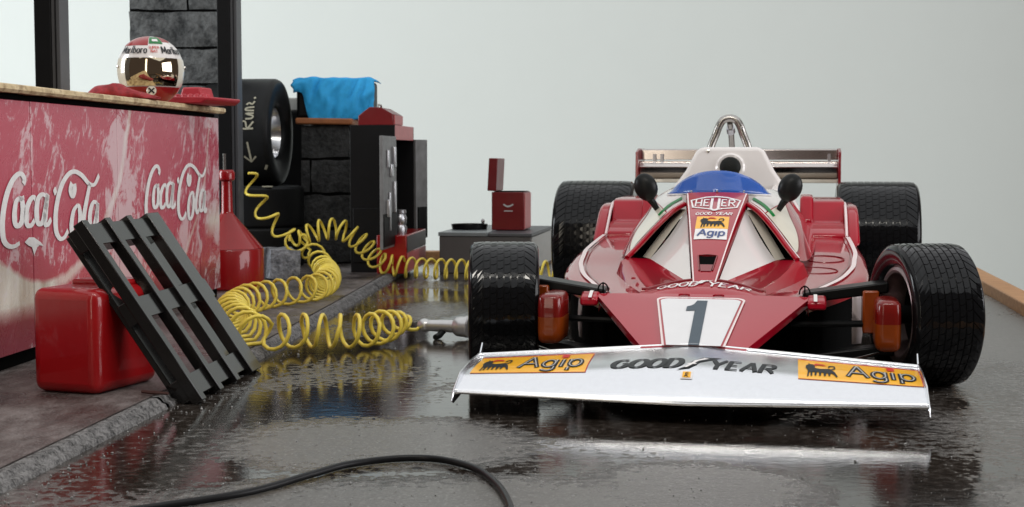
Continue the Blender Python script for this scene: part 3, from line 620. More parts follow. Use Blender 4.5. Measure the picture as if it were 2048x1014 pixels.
decal('winged_shoe', fanvf(sh), wf, 'ink', fw, .002); decal('winged_shoe', joinvf([pen([[(-.006, .555), (.008, .60), (.024, .67), (.05, .72)]], .005, .03), pen([[(.000, .61), (.022, .62)]], .004, .02)]), wf, 'decal_white', fw, .003)
decal('badge_outline', gridvf(-.014, .018, .385, .50, 3, 4), wf, 'decal_white', fw, .002); decal('badge', gridvf(-.009, .013, .40, .485, 3, 4), wf, 'yellow_decal', fw, .003)
decal('badge_mark', joinvf([pen([[(-.004, .41), (.001, .435), (-.001, .46), (.006, .475)], [(.001, .44), (.007, .45)], [(-.001, .43), (.006, .41)]], .003, .01)]), wf, 'ink', fw, .004)
# suspension arms, steering rods, wires
for s in (-1, 1):
    MB().prism([(s * .315, .248), (s * .58, .288), (s * .58, .322), (s * .315, .282)], -.02, .10, 'Y').build('upper_arm', 'blackmetal', car, bevel=.006)
    MB().prism([(s * .20, .045), (s * .60, .092), (s * .60, .125), (s * .20, .068)], -.03, .05, 'Y').build('lower_arm', 'blackmetal', car, bevel=.006)
    MB().tube([(s * .28, -.06, .188), (s * .58, -.03, .192)], .011, 8).build('steering_rod', 'blackmetal', car, smooth=True)
    MB().tube(crom([(s * .20, -.25, .125), (s * .26, -.24, .105), (s * .31, -.22, .075), (s * .38, -.15, .058)], 5), .0035, 6).tube([(s * .36, -.22, .062), (s * .47, -.12, .088), (s * .55, -.08, .105)], .0045, 6).build('brake_pipe', 'steel', car, smooth=True)
    # brake cooling box: red upper half, amber lower half
    x0, x1 = s * (.425 if s < 0 else .530), s * (.505 if s < 0 else .606)
    a, b = min(x0, x1), max(x0, x1)
    lev = [(.128, .022), (.131, .010), (.140, .002), (.16, 0), (.19, 0), (.212, 0), (.212, 0), (.24, 0), (.272, .002), (.281, .010), (.284, .022)]; mb = MB(); cx_, hw, cy_, hv_ = (a + b) / 2, (b - a) / 2, -.145, .095
    rg = [[(cx_ + (hw - q) * max(-1, min(1, 1.25 * math.cos(R(k * 15)))), cy_ + (hv_ - q) * max(-1, min(1, 1.25 * math.sin(R(k * 15)))), z) for k in range(24)] for z, q in lev]
    mb.grid(rg[:6], 1, True).grid(rg[6:], 0, True).add(rg[0], [tuple(range(24))], 1).add(rg[-1], [tuple(range(24))], 0)
    dk = mb.build('brake_duct', ['ductred', 'amber'], car, smooth=True, angle=50)
    MB().prism([(-.05, .160), (-.05, .296), (.05, .292), (.05, .19)], s * .50, s * .55).build('duct_elbow', 'amber', dk, bevel=.006)
    p0 = .418 if s < 0 else .478; pw_ = .016 if s < 0 else .034
    MB().grid([[(s * (p0 - .02 * 0), .16, z), (s * (p0 + pw_ - .008 * ((z - .17) / .09) ** 2), .19, z)] for z in (.10, .13, .16, .19, .22, .25, .268)]).build('pod_edge_plate', 'decal_pink', car, smooth=True, solid=.004)
# wheels
def wheel(name, u, v, rad, half, steer, nb, N, rimr):
    wroot = bpy.data.objects.new(name, None); COL.objects.link(wroot); wroot.parent = car; wroot.location = (u, v, rad); wroot.rotation_euler = (0, 0, steer); wroot.empty_display_size = .1
    P = [(rimr, -.80), (rimr + .012, -.93), (lerp(rimr, rad, .45), -1.03), (lerp(rimr, rad, .72), -1.05), (rad * .955, -1.0), (rad * .983, -.93), (rad * .992, -.85), (rad * .996, -.5), (rad * .997, 0)]
    P = P + [(r, -h) for r, h in P[-2::-1]]
    pr = crom([(r, h * half, 0) for r, h in P], 3)
    mt = MB().lathe([(p.x, p.y) for p in pr], 72, 'X').build('tyre', 'rubber', wroot, smooth=True, angle=60)
    tab = sorted([(p.y, p.x) for p in pr if p.x > rad * .93]); rx = lambda x: interp(x, tab)
    mb = MB(); lim = .95 * half; bw = 2 * lim / nb; hh = rad * .012
    for j in range(nb):
        sh_ = j in (0, nb - 1); u_ = 2 * lim / (nb + 1.4); a0 = -lim + (0 if j == 0 else (j + .7) * u_) + u_ * .10; a1 = -lim + ((j + 1.7) * u_ if j < nb - 1 else 2 * lim) - u_ * .10; sk = 0 if not sh_ else (1 if j == 0 else -1) * 1.25
        for k in range(N):
            th0 = 2 * math.pi * (k + (.5 if j % 2 else 0)) / N; dt = 2 * math.pi / N * (.90 if not sh_ else .84)
            top, bot = [], []
            xs = [a0, (a0 + a1) / 2, a1]
            for ti in (0, .5, 1):
                for xi, x in enumerate(xs):
                    th = th0 + dt * ti + sk * (xi - 1) * .5 * dt + (0 if sh_ else (.16 * dt if (xi == 2) != (ti == .5) else 0))
                    for lst, r in ((top, rx(x) + hh), (bot, rx(x) - .003)): lst.append((x, r * math.sin(th), r * math.cos(th)))
            fs = [(0, 1, 4, 3), (1, 2, 5, 4), (3, 4, 7, 6), (4, 5, 8, 7)] + [(a, a + 9, b + 9, b) for a, b in ((0, 1), (1, 2), (2, 5), (5, 8), (8, 7), (7, 6), (6, 3), (3, 0))]
            mb.add(top + bot, fs)
    tr = mb.build('tread', 'tread', wroot, fix=False); tr['kind'] = 'stuff'
    rp = [(rimr + .002, -.80), (rimr + .004, -.86), (rimr - .006, -.90), (rimr - .014, -.86), (rimr - .022, -.6), (rimr - .03, 0), (rimr - .022, .6), (rimr - .014, .86), (rimr - .006, .90), (rimr + .004, .86), (rimr + .002, .80)]
    MB().lathe([(r, h * half) for r, h in rp], 48, 'X').build('rim', 'rim', wroot, smooth=True)
    mb = MB().lathe([(rimr - .02, -.2 * half), (rimr * .5, -.05 * half), (.03, -.1 * half), (.0005, -.12 * half)], 40, 'X').lathe([(rimr - .02, .2 * half), (rimr * .5, .05 * half), (.03, .1 * half), (.0005, .12 * half)], 40, 'X')
    mb.build('wheel_disc', 'void', wroot, smooth=True)
    MB().tube([(-half * 1.02, 0, 0), (half * .9, 0, 0)], .03, 14).build('hub', 'blackmetal', wroot, smooth=True)
    return wroot
wheel('front_wheel', -.655, 0, .216, .108, R(11), 8, 40, .142)
wheel('front_wheel', .690, 0, .221, .105, R(17), 8, 40, .146)
for s in (-1, 1): wheel('rear_wheel', s * .688, 2.58, .294, .186, 0, 10, 50, .17)
MB().tube([(-.62, 2.58, .295), (.62, 2.58, .295)], .03, 10).build('rear_axle', 'void', car)
# rear wing
def rwsec(pts, z): return pts
rwp = [(2.985, .592), (2.945, .612), (2.915, .638), (2.905, .656), (2.912, .670), (2.935, .680), (2.975, .687), (3.02, .689), (3.0, .672), (2.985, .645)]
rw = MB().prism(rwp, -.512, .512).build('rear_wing', 'wing_alloy', car, bevel=.004, seg=2)
MB().prism([(3.018, .694), (3.018, .748), (3.03, .752), (3.16, .750), (3.165, .742), (3.06, .734), (3.05, .70)], -.512, .512).build('upper_flap', 'wing_alloy', rw, bevel=.003)
MB().prism([(2.93, .575), (2.98, .578), (2.98, .596), (2.93, .594)], -.512, .512).build('lower_lip', 'cream', rw, bevel=.003)
for s in (-1, 1): MB().prism([(2.86, .545), (3.20, .545), (3.22, .755), (2.97, .755), (2.86, .735)], s * .512, s * .526).build('end_plate', 'darkred', rw, bevel=.003)
for x in (-.44, -.40, -.05, .14, .47): MB().box(x - .007, x + .007, 2.99, 3.05, .684, .725).build('flap_bracket', 'alloy', rw)
MB().box(-.03, .03, 2.7, 3.0, .35, .60).build('wing_post', 'void', rw)

# ------------------------------------------------------------ counter with red sign sheets
by = math.atan2(.9966, .0829)
ct = thing('counter', (-1.628, 4.511, 0), 'long bar counter faced with scratched red soft drink signs', 'counter', by)
SE = [(-1.2, .272), (.278, 1.080), (1.086, 2.137), (2.143, 2.458)]
for a, b in SE:
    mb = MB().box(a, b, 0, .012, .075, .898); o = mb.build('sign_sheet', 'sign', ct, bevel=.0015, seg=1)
for j in (.275, 1.083, 2.140): MB().box(j - .002, j + .002, .005, .014, .08, .893).build('joint_batten', 'twig', ct)
MB().box(-1.2, 2.452, .0165, .42, .03, .917).build('carcass', 'void', ct)  # flat black paints the shadow in the gap under the worktop
MB().box(-1.2, 2.452, .06, .40, .0285, .0745).build('plinth', 'void', ct)
mb = MB(); rows = []; n = 60
for i in range(n + 1):
    s_ = lerp(-1.2, 2.50, i / n); j = noise.noise(Vector((s_ * 9, 1, 1))) * .004; rows.append([(s_, .46, .922), (s_, -.020 + j, .920 + j), (s_, -.028 + j, .930), (s_, -.026 + j * .5, .944), (s_, -.016, .948), (s_, .46, .948)])
mb.grid(rows, 0, True).add(rows[-1], [tuple(range(6))]).add(rows[0], [tuple(range(6))]); mb.build('worktop', 'topwood', ct, smooth=True, angle=30)
bmx = lambda x, y: ((x, 0, y), (0, -1, 0))
CC = {  # script strokes in sheet coordinates (fractions of a 0.842 x 0.215 box, origin left of the word, z from .42)
 'strokes': [[(138, 262), (143, 232), (128, 204), (103, 206), (70, 245), (38, 320), (15, 420), (6, 520), (13, 595), (40, 632), (75, 634), (106, 614)],
  [(108, 346), (90, 372), (79, 440), (83, 495), (101, 511), (122, 480), (131, 410), (124, 360), (108, 346), (118, 352), (140, 340)],
  [(203, 352), (192, 340), (172, 362), (154, 410), (149, 465), (157, 505), (176, 508), (196, 478)],
  [(264, 332), (243, 324), (220, 352), (209, 420), (213, 482), (229, 500), (248, 470), (262, 400), (274, 326)], [(278, 322), (266, 400), (258, 470), (262, 502), (276, 500), (294, 470)],
  [(314, 318), (328, 292)],
  [(592, 212), (562, 266), (527, 262), (484, 214), (442, 190), (405, 202), (366, 258), (338, 345), (322, 445), (323, 540), (345, 588), (370, 580), (392, 540)],
  [(452, 390), (428, 425), (413, 505), (419, 572), (436, 584), (455, 545), (467, 465), (462, 405), (452, 390)],
  [(532, 262), (512, 350), (493, 440), (488, 505), (500, 540), (516, 515)],
  [(577, 382), (556, 372), (536, 410), (527, 470), (534, 520), (552, 515), (568, 460), (580, 380)], [(582, 376), (574, 450), (574, 510), (584, 530), (598, 505)],
  [(420, 255), (412, 300), (424, 335), (436, 300), (436, 262)]]}
# the word is drawn on a unit sheet: x and z are looked up from measured stations along the sheet
SX = [(0, .028), (140, .205), (320, .458), (460, .672), (590, .872), (610, .90)]
def word_map(k, x, z):  # z: picture rows at each end of the word turned into heights
    s_ = interp(x, SX); zz = interp(x, [(0, .555), (600, .526)]) - (z - 400) * interp(x, [(0, .00053), (600, .00063)]); return s_, zz
def emblem(off, sc_, dz, zs):
    L = [[word_map(0, a, b) for a, b in st] for st in CC['strokes']]
    L = [[(off + (a - .028) * sc_, .54 + dz + (b - .54) * zs) for a, b in st] for st in L]
    vf = pen(L, .038, .016, 6, .25)
    return vf
o = decal('script_lettering', emblem(.028, 1, .0, 1), bmx, 'letter', ct, .003)
o = decal('script_lettering', emblem(1.385, 1.0, .012, 1.02), bmx, 'letter', ct, .003)
decal('emblem_tail', fanvf([(.20, 0.433), (.235, 0.447), (.275, 0.445), (.33, 0.425), (.355, 0.410), (.325, 0.417), (.30, 0.410), (.275, 0.385), (.258, 0.413), (.23, 0.420)]), bmx, 'letter', ct, .003)
# ---- helmet on the counter (local: faces -y)
hm = thing('racing_helmet', (-1.575, 6.27, .948), 'white and red racing helmet with a mirrored gold visor on the counter', 'helmet', R(17))
def sph(az, el, k=1.0):
    a, e = R(az), R(el); ce = math.copysign(abs(math.cos(e)) ** .92, math.cos(e)); return Vector((.142 * k * ce * math.sin(a), -.150 * k * ce * math.cos(a), .140 + (.146 if e > 0 else .150) * k * math.copysign(abs(math.sin(e)) ** .95, e)))
rows = [[sph(a, e) for a in range(-180, 180, 8)] for e in list(range(-62, 90, 6)) + [89.5]]
mb = MB().grid(rows, 0, True); mb.add([Vector((p.x * .9, p.y * .9, p.z - .004)) for p in rows[0]], [tuple(range(45))])
mb.build('shell', 'white', hm, smooth=True, angle=80)
pt = lambda nm, a0, a1, e0, e1, k, m_, na=16, ne=6: MB().grid([[sph(lerp(a0, a1, i / na), lerp(e0, e1, j / ne), k) for i in range(na + 1)] for j in range(ne + 1)]).build(nm, m_, hm, smooth=True, angle=80)
pt('visor', -50, 50, -27, 17, 1.022, 'gold', 28, 14)
pt('crown_panel', -88, -8, 42, 80, 1.006, 'canred'); pt('crown_panel', 30, 60, 52, 80, 1.006, 'canred'); pt('crown_leaf', -6, 28, 46, 70, 1.012, 'green'); pt('crown_leaf', 2, 18, 52, 60, 1.02, 'decal_white', 4, 3)
pt('chin_band', -70, 70, -62, -29, 1.012, 'canred')
pt('visor_edge', -78, -51, -27, 17, 1.018, 'cream', 10, 10); pt('visor_edge', 51, 78, -27, 17, 1.018, 'cream', 10, 10)
sm = lambda x, y: (sph(x, y, 1.012), (sph(x, y) - Vector((0, 0, .13))).normalized())
for a, b in ((-66, -9), (19, 76)): decal('lettering', words('Marlboro', a, b, 25, 39, .20, .10, 0, .1), sm, 'ink', hm, .002)
decal('small_lettering', joinvf([words('SUPER', -6, 15, 34, 39, .2, .16), words('NAT', -2, 11, 26, 31, .2, .16)]), sm, 'redprint', hm, .002)
dm = Matrix.Translation(sph(-2, -36, 1.03)) @ Matrix.Rotation(R(90), 4, 'X')
rb = MB().lathe([(.021, -.01), (.021, .006), (.018, .010), (.0005, .011)], 20, 'Z', M4=dm).build('visor_boss', 'cream', hm, smooth=True)
MB().box(-.016, .016, -.0028, .0028, .010, .014, M4=dm @ Matrix.Rotation(R(42), 4, 'Z')).box(-.016, .016, -.0028, .0028, .0105, .0145, M4=dm @ Matrix.Rotation(R(-42), 4, 'Z')).build('boss_mark', 'ink', hm)
for a in (-72, 84): MB().lathe([(.007, -.004), (.007, .008), (.0005, .010)], 10, 'Z', M4=Matrix.Translation(sph(a, 4, 1.0)) @ (sph(a, 4) - Vector((0, 0, .14))).to_track_quat('Z', 'Y').to_matrix().to_4x4()).build('visor_screw', 'steel', hm)
# crumpled red cloth
rows = []
for i in range(27):
    t = i / 26; row = []
    for k in range(14):
        a = 2 * math.pi * k / 14; cx = lerp(-.14, .17, t); h = .062 * math.sin(math.pi * min(1, t * 1.25 + .03)) ** .8 if t < .55 else lerp(.046, .010, (t - .55) / .45); wd = .055 * math.sin(math.pi * lerp(.07, .95, t)) ** .5
        nn = noise.noise(Vector((t * 7, math.cos(a) * 1.6, math.sin(a) * 1.6))) * .35; row.append((cx, math.cos(a) * wd * (1 + nn), max(.001, h * .5 + math.sin(a) * h * .55 * (1 + nn))))
    rows.append(row)
o = MB().grid(rows, 0, True).add(rows[0], [tuple(range(14))]).add(rows[-1], [tuple(range(14))]).build('red_cloth', 'clothred', smooth=True, angle=80); o.location = (-1.615, 5.90, .949); o.rotation_euler = (0, 0, R(28))
tag(o, 'crumpled dark red cloth bundle lying before the helmet on the counter', 'cloth')
# red moulded tray
tr = thing('moulded_tray', (-1.438, 6.55, .949), 'red moulded tray with rows of knobs hanging over the counter edge', 'tray', R(-14))
MB().prism([(-.10, .0), (.10, .0), (.125, .018), (.125, .030), (-.12, .030), (-.12, .014)], -.16, .20, 'Y').build('slab', 'trayred', tr, bevel=.006)
MB().prism([(-.12, .03), (.0, .03), (-.015, .083), (-.10, .083)], .06, .19, 'Y').build('raised_block', 'trayred', tr, bevel=.008)
kn = None
for j in range(2):
    for i in range(7):
        if kn is None: kn = MB().lathe([(.013, 0), (.011, .010), (.006, .014), (.0005, .015)], 10).build('knob', 'trayred', tr, smooth=True); q = kn
        else: q = kn.copy(); COL.objects.link(q)
        q.location = (-.095 + i * .031, -.115 + j * .05, .030)

# ------------------------------------------------------------ posts, pillar, tyres
def post(name, x, y, label):
    r = thing(name, (x, y, .028), label, 'post', R(-5), 'steel posts behind the counter')
    MB().box(-.060, .012, -.05, .05, 0, 2.2).build('channel', 'lockerblack', r, bevel=.003)
    MB().box(.0125, .050, -.045, .052, 0, 2.2).build('flange', 'postmetal', r, bevel=.003)
    MB().box(.030, .034, -.052, -.0455, 0, 2.2).build('seam', 'lockerblack', r); return r
post('steel_post', -1.93, 6.06, 'dark steel post rising behind the left end of the counter')
post('steel_post', -1.56, 7.98, 'dark steel post between the grey pillar and the standing tyre')
def block_mesh(wx, dy, hz, seed):
    nx, ny, nzz = 8, 3, 5; mb = MB()
    def warp(p):
        k = noise.noise(Vector((p[0] * 9 + seed * 7, p[1] * 9, p[2] * 9))) * .016; c = Vector((p[0] / wx * 2, p[1] / dy * 2, p[2] / hz * 2)); e = sorted([abs(c.x), abs(c.y), abs(c.z)])[1]
        f = 1 - .030 * max(0, e - .75) / .25; return Vector(p) * f + c.normalized() * k
    for ax, (na, nb_) in ((0, (ny, nzz)), (1, (nx, nzz)), (2, (nx, ny))):
        for sg in (-1, 1):
            g = []
            for i in range(na + 1):
                row = []
                for j in range(nb_ + 1):
                    a, b = i / na - .5, j / nb_ - .5
                    row.append(warp({0: (sg * wx / 2, a * dy, b * hz), 1: (a * wx, sg * dy / 2, b * hz), 2: (a * wx, b * dy, sg * hz / 2)}[ax]))
                g.append(row)
            mb.grid(g)
    return mb
def pillar(name, x, y, z0, wx, dy, course, n, label, material, rz, cat='pillar', split=None):
    r = thing(name, (x, y, z0), label, cat, rz)
    MB().box(-wx / 2 + .012, wx / 2 - .012, -dy / 2 + .012, dy / 2 - .012, 0, course * n - .012).build('mortar_core', 'void', r)
    for k in range(n):
        sp = .5 if split is None else split[k % len(split)]
        for (a, b) in (((0, sp), (sp, 1)) if 0 < sp < 1 else ((0, 1),)):
            o = block_mesh((b - a) * wx - .008, dy, course - .010, k * 3 + a).build('block', material, r, smooth=True, angle=35); o.location = ((a + b) / 2 * wx - wx / 2, 0, course * (k + .5))
    return r
pillar('block_pillar', -2.05, 9.05, .028, .62, .4, .225, 9, 'tall grey stone block pillar behind the helmet', 'stone', R(0), split=[1, 1, 1, 1, .38, 1, 1, .6, 1])
pillar('low_pillar', -1.175, 9.28, .028, .325, .34, .2225, 4, 'low black stone block pier under the blue cloth', 'stone_dark', R(-4), split=[1, 1, .2, 1])
# slick tyres
def slick(rad, half, rimr, seg=64):
    P = [(rimr, -.78), (rimr + .015, -.92), (lerp(rimr, rad, .5), -1.03), (rad * .93, -1.02), (rad * .985, -.93), (rad, -.78), (rad, 0)]; P += [(r, -h) for r, h in P[-2::-1]]
    return MB().lathe([(p.x, p.y) for p in crom([(r, h * half, 0) for r, h in P], 4)], seg, 'X')
ty = thing('slick_tyre', (-1.665, 9.0, .86), 'wide slick tyre with chalk writing standing on a flat tyre', 'tyre', R(-5))
slick(.335, .215, .162).build('rubber', 'slick', ty, smooth=True, angle=60)
MB().lathe([(.163, .17), (.156, .18), (.146, .13), (.12, .05), (.07, .02), (.04, .06), (.0005, .065)], 40, 'X').lathe([(.188, -.17), (.15, -.1), (.0005, -.1)], 40, 'X').build('rim', 'chrome', ty, smooth=True)
tm = lambda x, y: ((x, -.3352 * math.cos(y / .335), .3352 * math.sin(y / .335)), (0, -math.cos(y / .335), math.sin(y / .335)))
v, f = pen([[(0, .0), (.0, .06), (.03, .066), (.036, .04), (0, .03), (.036, .0)], [(.05, .04), (.052, .012), (.066, .004), (.078, .04), (.08, .0)], [(.095, .0), (.097, .04), (.11, .036), (.115, .0)], [(.128, .04), (.140, .028), (.132, .012), (.15, .002)]], .009, .009, 3)
v = [Vector((.135 - p.y * 1.25, .02 + p.x * 1.15, 0)) for p in v]
decal('chalk_writing', (v, f), tm, 'chalk', ty, .006)
decal('chalk_arrow', pen([[(.095, -.06), (.108, -.185)], [(.068, -.15), (.108, -.188), (.141, -.15)]], .012, .012), tm, 'chalk', ty, .006)
decal('chalk_dot', pen([[(.124, .215), (.136, .220)], [(.185, -.245), (.20, -.21)]], .016, .014), tm, 'chalk', ty, .006)
ly = thing('slick_tyre', (-1.62, 8.98, .40), 'flat black tyre lying directly under the standing chalk-marked tyre', 'tyre')
o = slick(.31, .125, .17).build('rubber', 'slick', ly, smooth=True, angle=60); o.rotation_euler = (0, R(90), 0)
o = MB().box(.125, .132, -.30, -.22, .02, .06).box(.125, .132, -.27, -.23, .10, .13).box(.125, .132, -.28, -.235, -.16, -.10).build('chalk_marks', 'chalk', ly); o.rotation_euler = (0, R(-90), 0)
ly2 = dup(ly, (-1.62, 8.98, .150), label='lowest black tyre lying on the pavement under the tyre pile')
for q in ly2.children:
    if q.name.startswith('chalk'): bpy.data.objects.remove(q)
bk = thing('storage_stack', (-1.53, 9.72, .028), 'dark stack with a pale grey cap behind the standing tyre', 'stack')
MB().box(-.12, .14, -.12, .12, 0, .985).build('stack_body', 'lockerblack', bk, bevel=.01); MB().box(-.05, .13, -.10, .10, .986, 1.075).build('stack_cap', 'palegrey', bk, bevel=.01)
# wooden board and blue drape on the dark box
wb = MB().box(-.175, .19, -.19, .17, 0, .040).build('wooden_board', 'boardwood', bevel=.010); wb.location = (-1.185, 9.26, .913); wb.rotation_euler = (0, R(.8), R(-4))
tag(wb, 'orange brown board lying on top of the low black pier', 'board')
db = MB().box(-.24, .24, -.16, .22, 0, .24).build('dark_box', 'lockerblack', bevel=.02); db.location = (-1.13, 9.29, .955); tag(db, 'black box on the brown board, mostly covered by the blue cloth', 'box')
rows = []
for j in range(34):
    t = j / 33; row = []
    for k in range(46):
        x = lerp(-1, 1, k / 45)
        if t < .35: y = lerp(.24, -.175, t / .35); z = .253 + .012 * noise.noise(Vector((x * 3, t * 9, 1))); wd = .262
        else:
            q = (t - .35) / .65; y = -.178 - .018 * math.sin(q * 3) - .035 * noise.noise(Vector((x * 4.2 + q * 1.6, q * .8, 5))) - .012 * noise.noise(Vector((x * 9 + q * 3, q * 3, 2)))
            dropx = interp(x, [(-1, .26), (-.75, .33), (-.62, .96), (.35, 1.), (.62, .95), (1, .64)]); z = .253 - .01 * q - .262 * q * dropx; wd = lerp(.262, .255, q)
        sag = .016 * (max(0, abs(x) - .86) / .14) ** 1.6; row.append((x * wd + (.02 * noise.noise(Vector((t * 4, x * 2, 9))) if t > .35 else 0), y, z - sag))
    rows.append(row)
mb = MB().grid(rows)
o = mb.build('blue_cloth', 'blue', smooth=True, angle=80, solid=.006); o.location = (-1.13, 9.29, .955); tag(o, 'bright blue crumpled cloth draped over a black box', 'cloth')

# ------------------------------------------------------------ locker with open doors, boxes
ld = math.atan2(.0829, .9966)
lk = thing('locker', (-.687, 8.4, .028), 'tall black open locker with doors swung wide', 'locker', -ld)   # local x: out to the road, y: away
W0, D0, H0 = .265, .735, .868
MB().box(-W0, 0, 0, .014, 0, H0).build('near_side', 'lockerblack', lk, bevel=.002)
MB().box(-W0, 0, D0 - .014, D0, 0, H0).build('far_side', 'lockerblack', lk)
MB().box(-W0, -W0 + .014, .0142, D0 - .0142, 0, H0).build('back', 'lockerblack', lk)
MB().box(-W0 + .0142, .0, .0142, D0 - .0142, H0 - .085, H0).build('header', 'litface', lk)
MB().box(-W0 + .0142, -.004, .0142, D0 - .0142, .02, .05).build('bottom', 'lockerblack', lk)
nd = MB().box(-.010, .010, -.40, -.004, .16, .80).build('door', 'doorgrey', lk, bevel=.003); nd.rotation_euler = (0, 0, R(-1.5))
MB().box(.0105, .016, -.40, -.005, .175, .36).build('door_pocket', 'lockerblack', nd)
for k, (y, z, w_, h_) in enumerate(((-.30, .70, .05, .08), (-.22, .62, .06, .05), (-.14, .72, .04, .1), (-.25, .46, .03, .20), (-.12, .52, .04, .16), (-.32, .42, .04, .08))): MB().box(.0105, .022 + .004 * (k % 3), y, y + w_, z - h_, z + .02).build('hanging_tool', 'alloy', nd, bevel=.004)
fd = MB().box(0, .13, -.012, .012, .16, .79).build('door', 'doorgrey', lk, bevel=.003); fd.location = (.004, D0, 0); fd.rotation_euler = (0, 0, R(64))
MB().box(.015, .115, -.020, -.0125, .17, .36).build('door_pocket', 'lockerblack', fd)
MB().box(-.25, -.03, -.008, -.001, .06, .38).build('side_panel', 'lockerblack', lk, bevel=.003)
tb = thing('toolbox', (-.815, 8.52, .897), 'small red toolbox with a pitched lid on the locker top', 'toolbox', -ld)
MB().prism([(-.10, 0), (.11, 0), (.11, .065), (.04, .105), (-.03, .108), (-.10, .055)], 0, .34, 'Y').build('body', 'oldred', tb, bevel=.005)
MB().box(.111, .118, .02, .32, .006, .06).build('lit_front_face', 'litface', tb); MB().tube([(0, .10, .106), (0, .11, .125), (0, .22, .125), (0, .23, .106)], .006, 6).build('handle', 'steel', tb)
ch = thing('tool_chest', (-.70, 8.32, .028), 'low red tool chest at the foot of the open locker', 'chest', -ld)
MB().box(-.09, .085, 0, .78, 0, .225).build('body', 'canred', ch, bevel=.004); MB().box(.086, .090, .02, .76, .125, .218).build('drawer', 'tablegrey', ch, bevel=.002); MB().box(.086, .090, .02, .76, .012, .118).build('drawer', 'litface', ch, bevel=.002)
jr = thing('metal_jar', (-.665, 8.50, .254), 'small silver metal jar standing on the red tool chest', 'jar')
jr.scale = (1.25, 1.25, 1.15)
MB().lathe([(.0005, 0), (.030, 0), (.032, .03), (.026, .045), (.031, .06), (.031, .085), (.024, .10), (.028, .104), (.028, .122), (.0005, .125)], 20).build('body', 'alloy', jr, smooth=True, angle=35)
# grey cabinet with pan and red box
gc = thing('low_cabinet', (-.444, 8.72, 0), 'low grey cabinet standing on the wet road behind the front tyre', 'cabinet', R(-9))
MB().box(0, .565, 0, .95, 0, .225).build('body', 'tablegrey', gc, bevel=.004); MB().box(-.006, .300, -.006, .955, .2262, .250).build('top_panel', 'tabletop', gc, bevel=.003); MB().box(.304, .571, -.006, .955, .2262, .246).build('top_panel', 'postmetal', gc, bevel=.003); MB().box(.5655, .570, .02, .93, .02, .22).build('lit_end_panel', 'palegrey', gc)  # pale end panel paints the light falling on the cabinet's right side
pn = thing('round_pan', (-.27, 9.08, .251), 'black round pan lying on the low grey cabinet', 'pan')
MB().lathe([(.0005, .006), (.10, .006), (.108, .030), (.116, .032), (.116, .026), (.110, 0), (.0005, 0)], 36).build('body', 'blackmetal', pn, smooth=True, angle=40); MB().lathe([(.008, 0), (.012, .02), (.006, .032), (.0005, .034)], 12, c=(.085, .0, .032)).build('spout', 'alloy', pn, smooth=True)
rc = thing('red_case', (-.128, 8.98, .250), 'upright dark red case with its lid open on the grey cabinet', 'case', R(-10))
MB().box(0, .205, 0, .25, 0, .238).build('body', 'oldred', rc, bevel=.004); MB().box(.2055, .211, .01, .24, .01, .23).build('side_panel', 'litface', rc); MB().box(.012, .195, .012, .24, .2384, .2415).build('liner', 'void', rc)
ldm = MB().box(-.058, -.002, 0, .25, .0, .205).build('lid', 'oldred', rc, bevel=.004); ldm.location = (.030, 0, .243); ldm.rotation_euler = (0, R(3), 0)
decal('badge', joinvf([pen([[(.075, .162), (.095, .150), (.115, .150), (.138, .162)]], .008, .01, 3), pen([[(.08, .120), (.135, .120)]], .008, .006)]), lambda x, y: ((x, -.001, y), (0, -1, 0)), 'greyline', rc, .0015)

# ------------------------------------------------------------ red can, oil can, pallet, stone
jc = thing('jerrycan', (-1.29, 4.11, .028), 'rounded red jerrycan on the pavement in front of the counter', 'jerrycan', R(-20))
MB().box(-.125, .105, 0, .31, 0, .306).build('body', 'canred', jc, bevel=.032, seg=4)
MB().box(-.10, .08, .16, .29, .300, .320).build('raised_top', 'canred', jc, bevel=.008)
oc = thing('oil_can', (-1.487, 7.46, .028), 'red conical oil can with a long capped neck beside the counter', 'oil can')
MB().lathe([(.0005, 0), (.183, 0), (.188, .006), (.188, .20), (.184, .207), (.0005, .208)], 44).build('body', 'canred', oc, smooth=True, angle=35)
MB().lathe([(.184, .2085), (.035, .385), (.030, .40), (.027, .56), (.0005, .561)], 44).build('cone', 'canred', oc, smooth=True, angle=35)
MB().lathe([(.028, .555), (.042, .565), (.043, .60), (.034, .615), (.0005, .616)], 24).build('cap', 'canred', oc, smooth=True, angle=35); MB().tube([(-.01, 0, .61), (-.01, 0, .70)], .008, 8).build('spout', 'steel', oc)
# pallet: local x along its length up the slope, y along the kerb, z out of its face
pa = thing('pallet', (-.905, 4.10, .006), 'small black wooden pallet leaning against the red jerrycan', 'pallet')
ex = Vector((-.345, .030, .515)).normalized(); ey = Vector((.055, .70, 0)).normalized(); ey = (ey - ex * ey.dot(ex)).normalized(); ez = ex.cross(ey)
if ez.x < 0: ez = -ez
pa.matrix_world = Matrix.Translation((-.905, 4.09, .006)) @ Matrix((ex, ey, ez)).transposed().to_4x4()
PLn, PW = .625, .655
for k in range(4):
    y = k * (PW - .10) / 3 * (1.0); MB().box(0, PLn, y, y + (.040 if k < 3 else .115), -.0185, .0155).build('slat', 'palletblack', pa, bevel=.0025)
for x in (.02, .29, .545): MB().box(x, x + .07, .002, PW + (.07 if x > .2 and x < .4 else -.004), -.046, .004).build('stringer', 'palletblack', pa, bevel=.002)
for y in (.02, .58): MB().box(.03, .61, y, y + .07, -.064, -.0465).build('runner', 'palletblack', pa, bevel=.002)
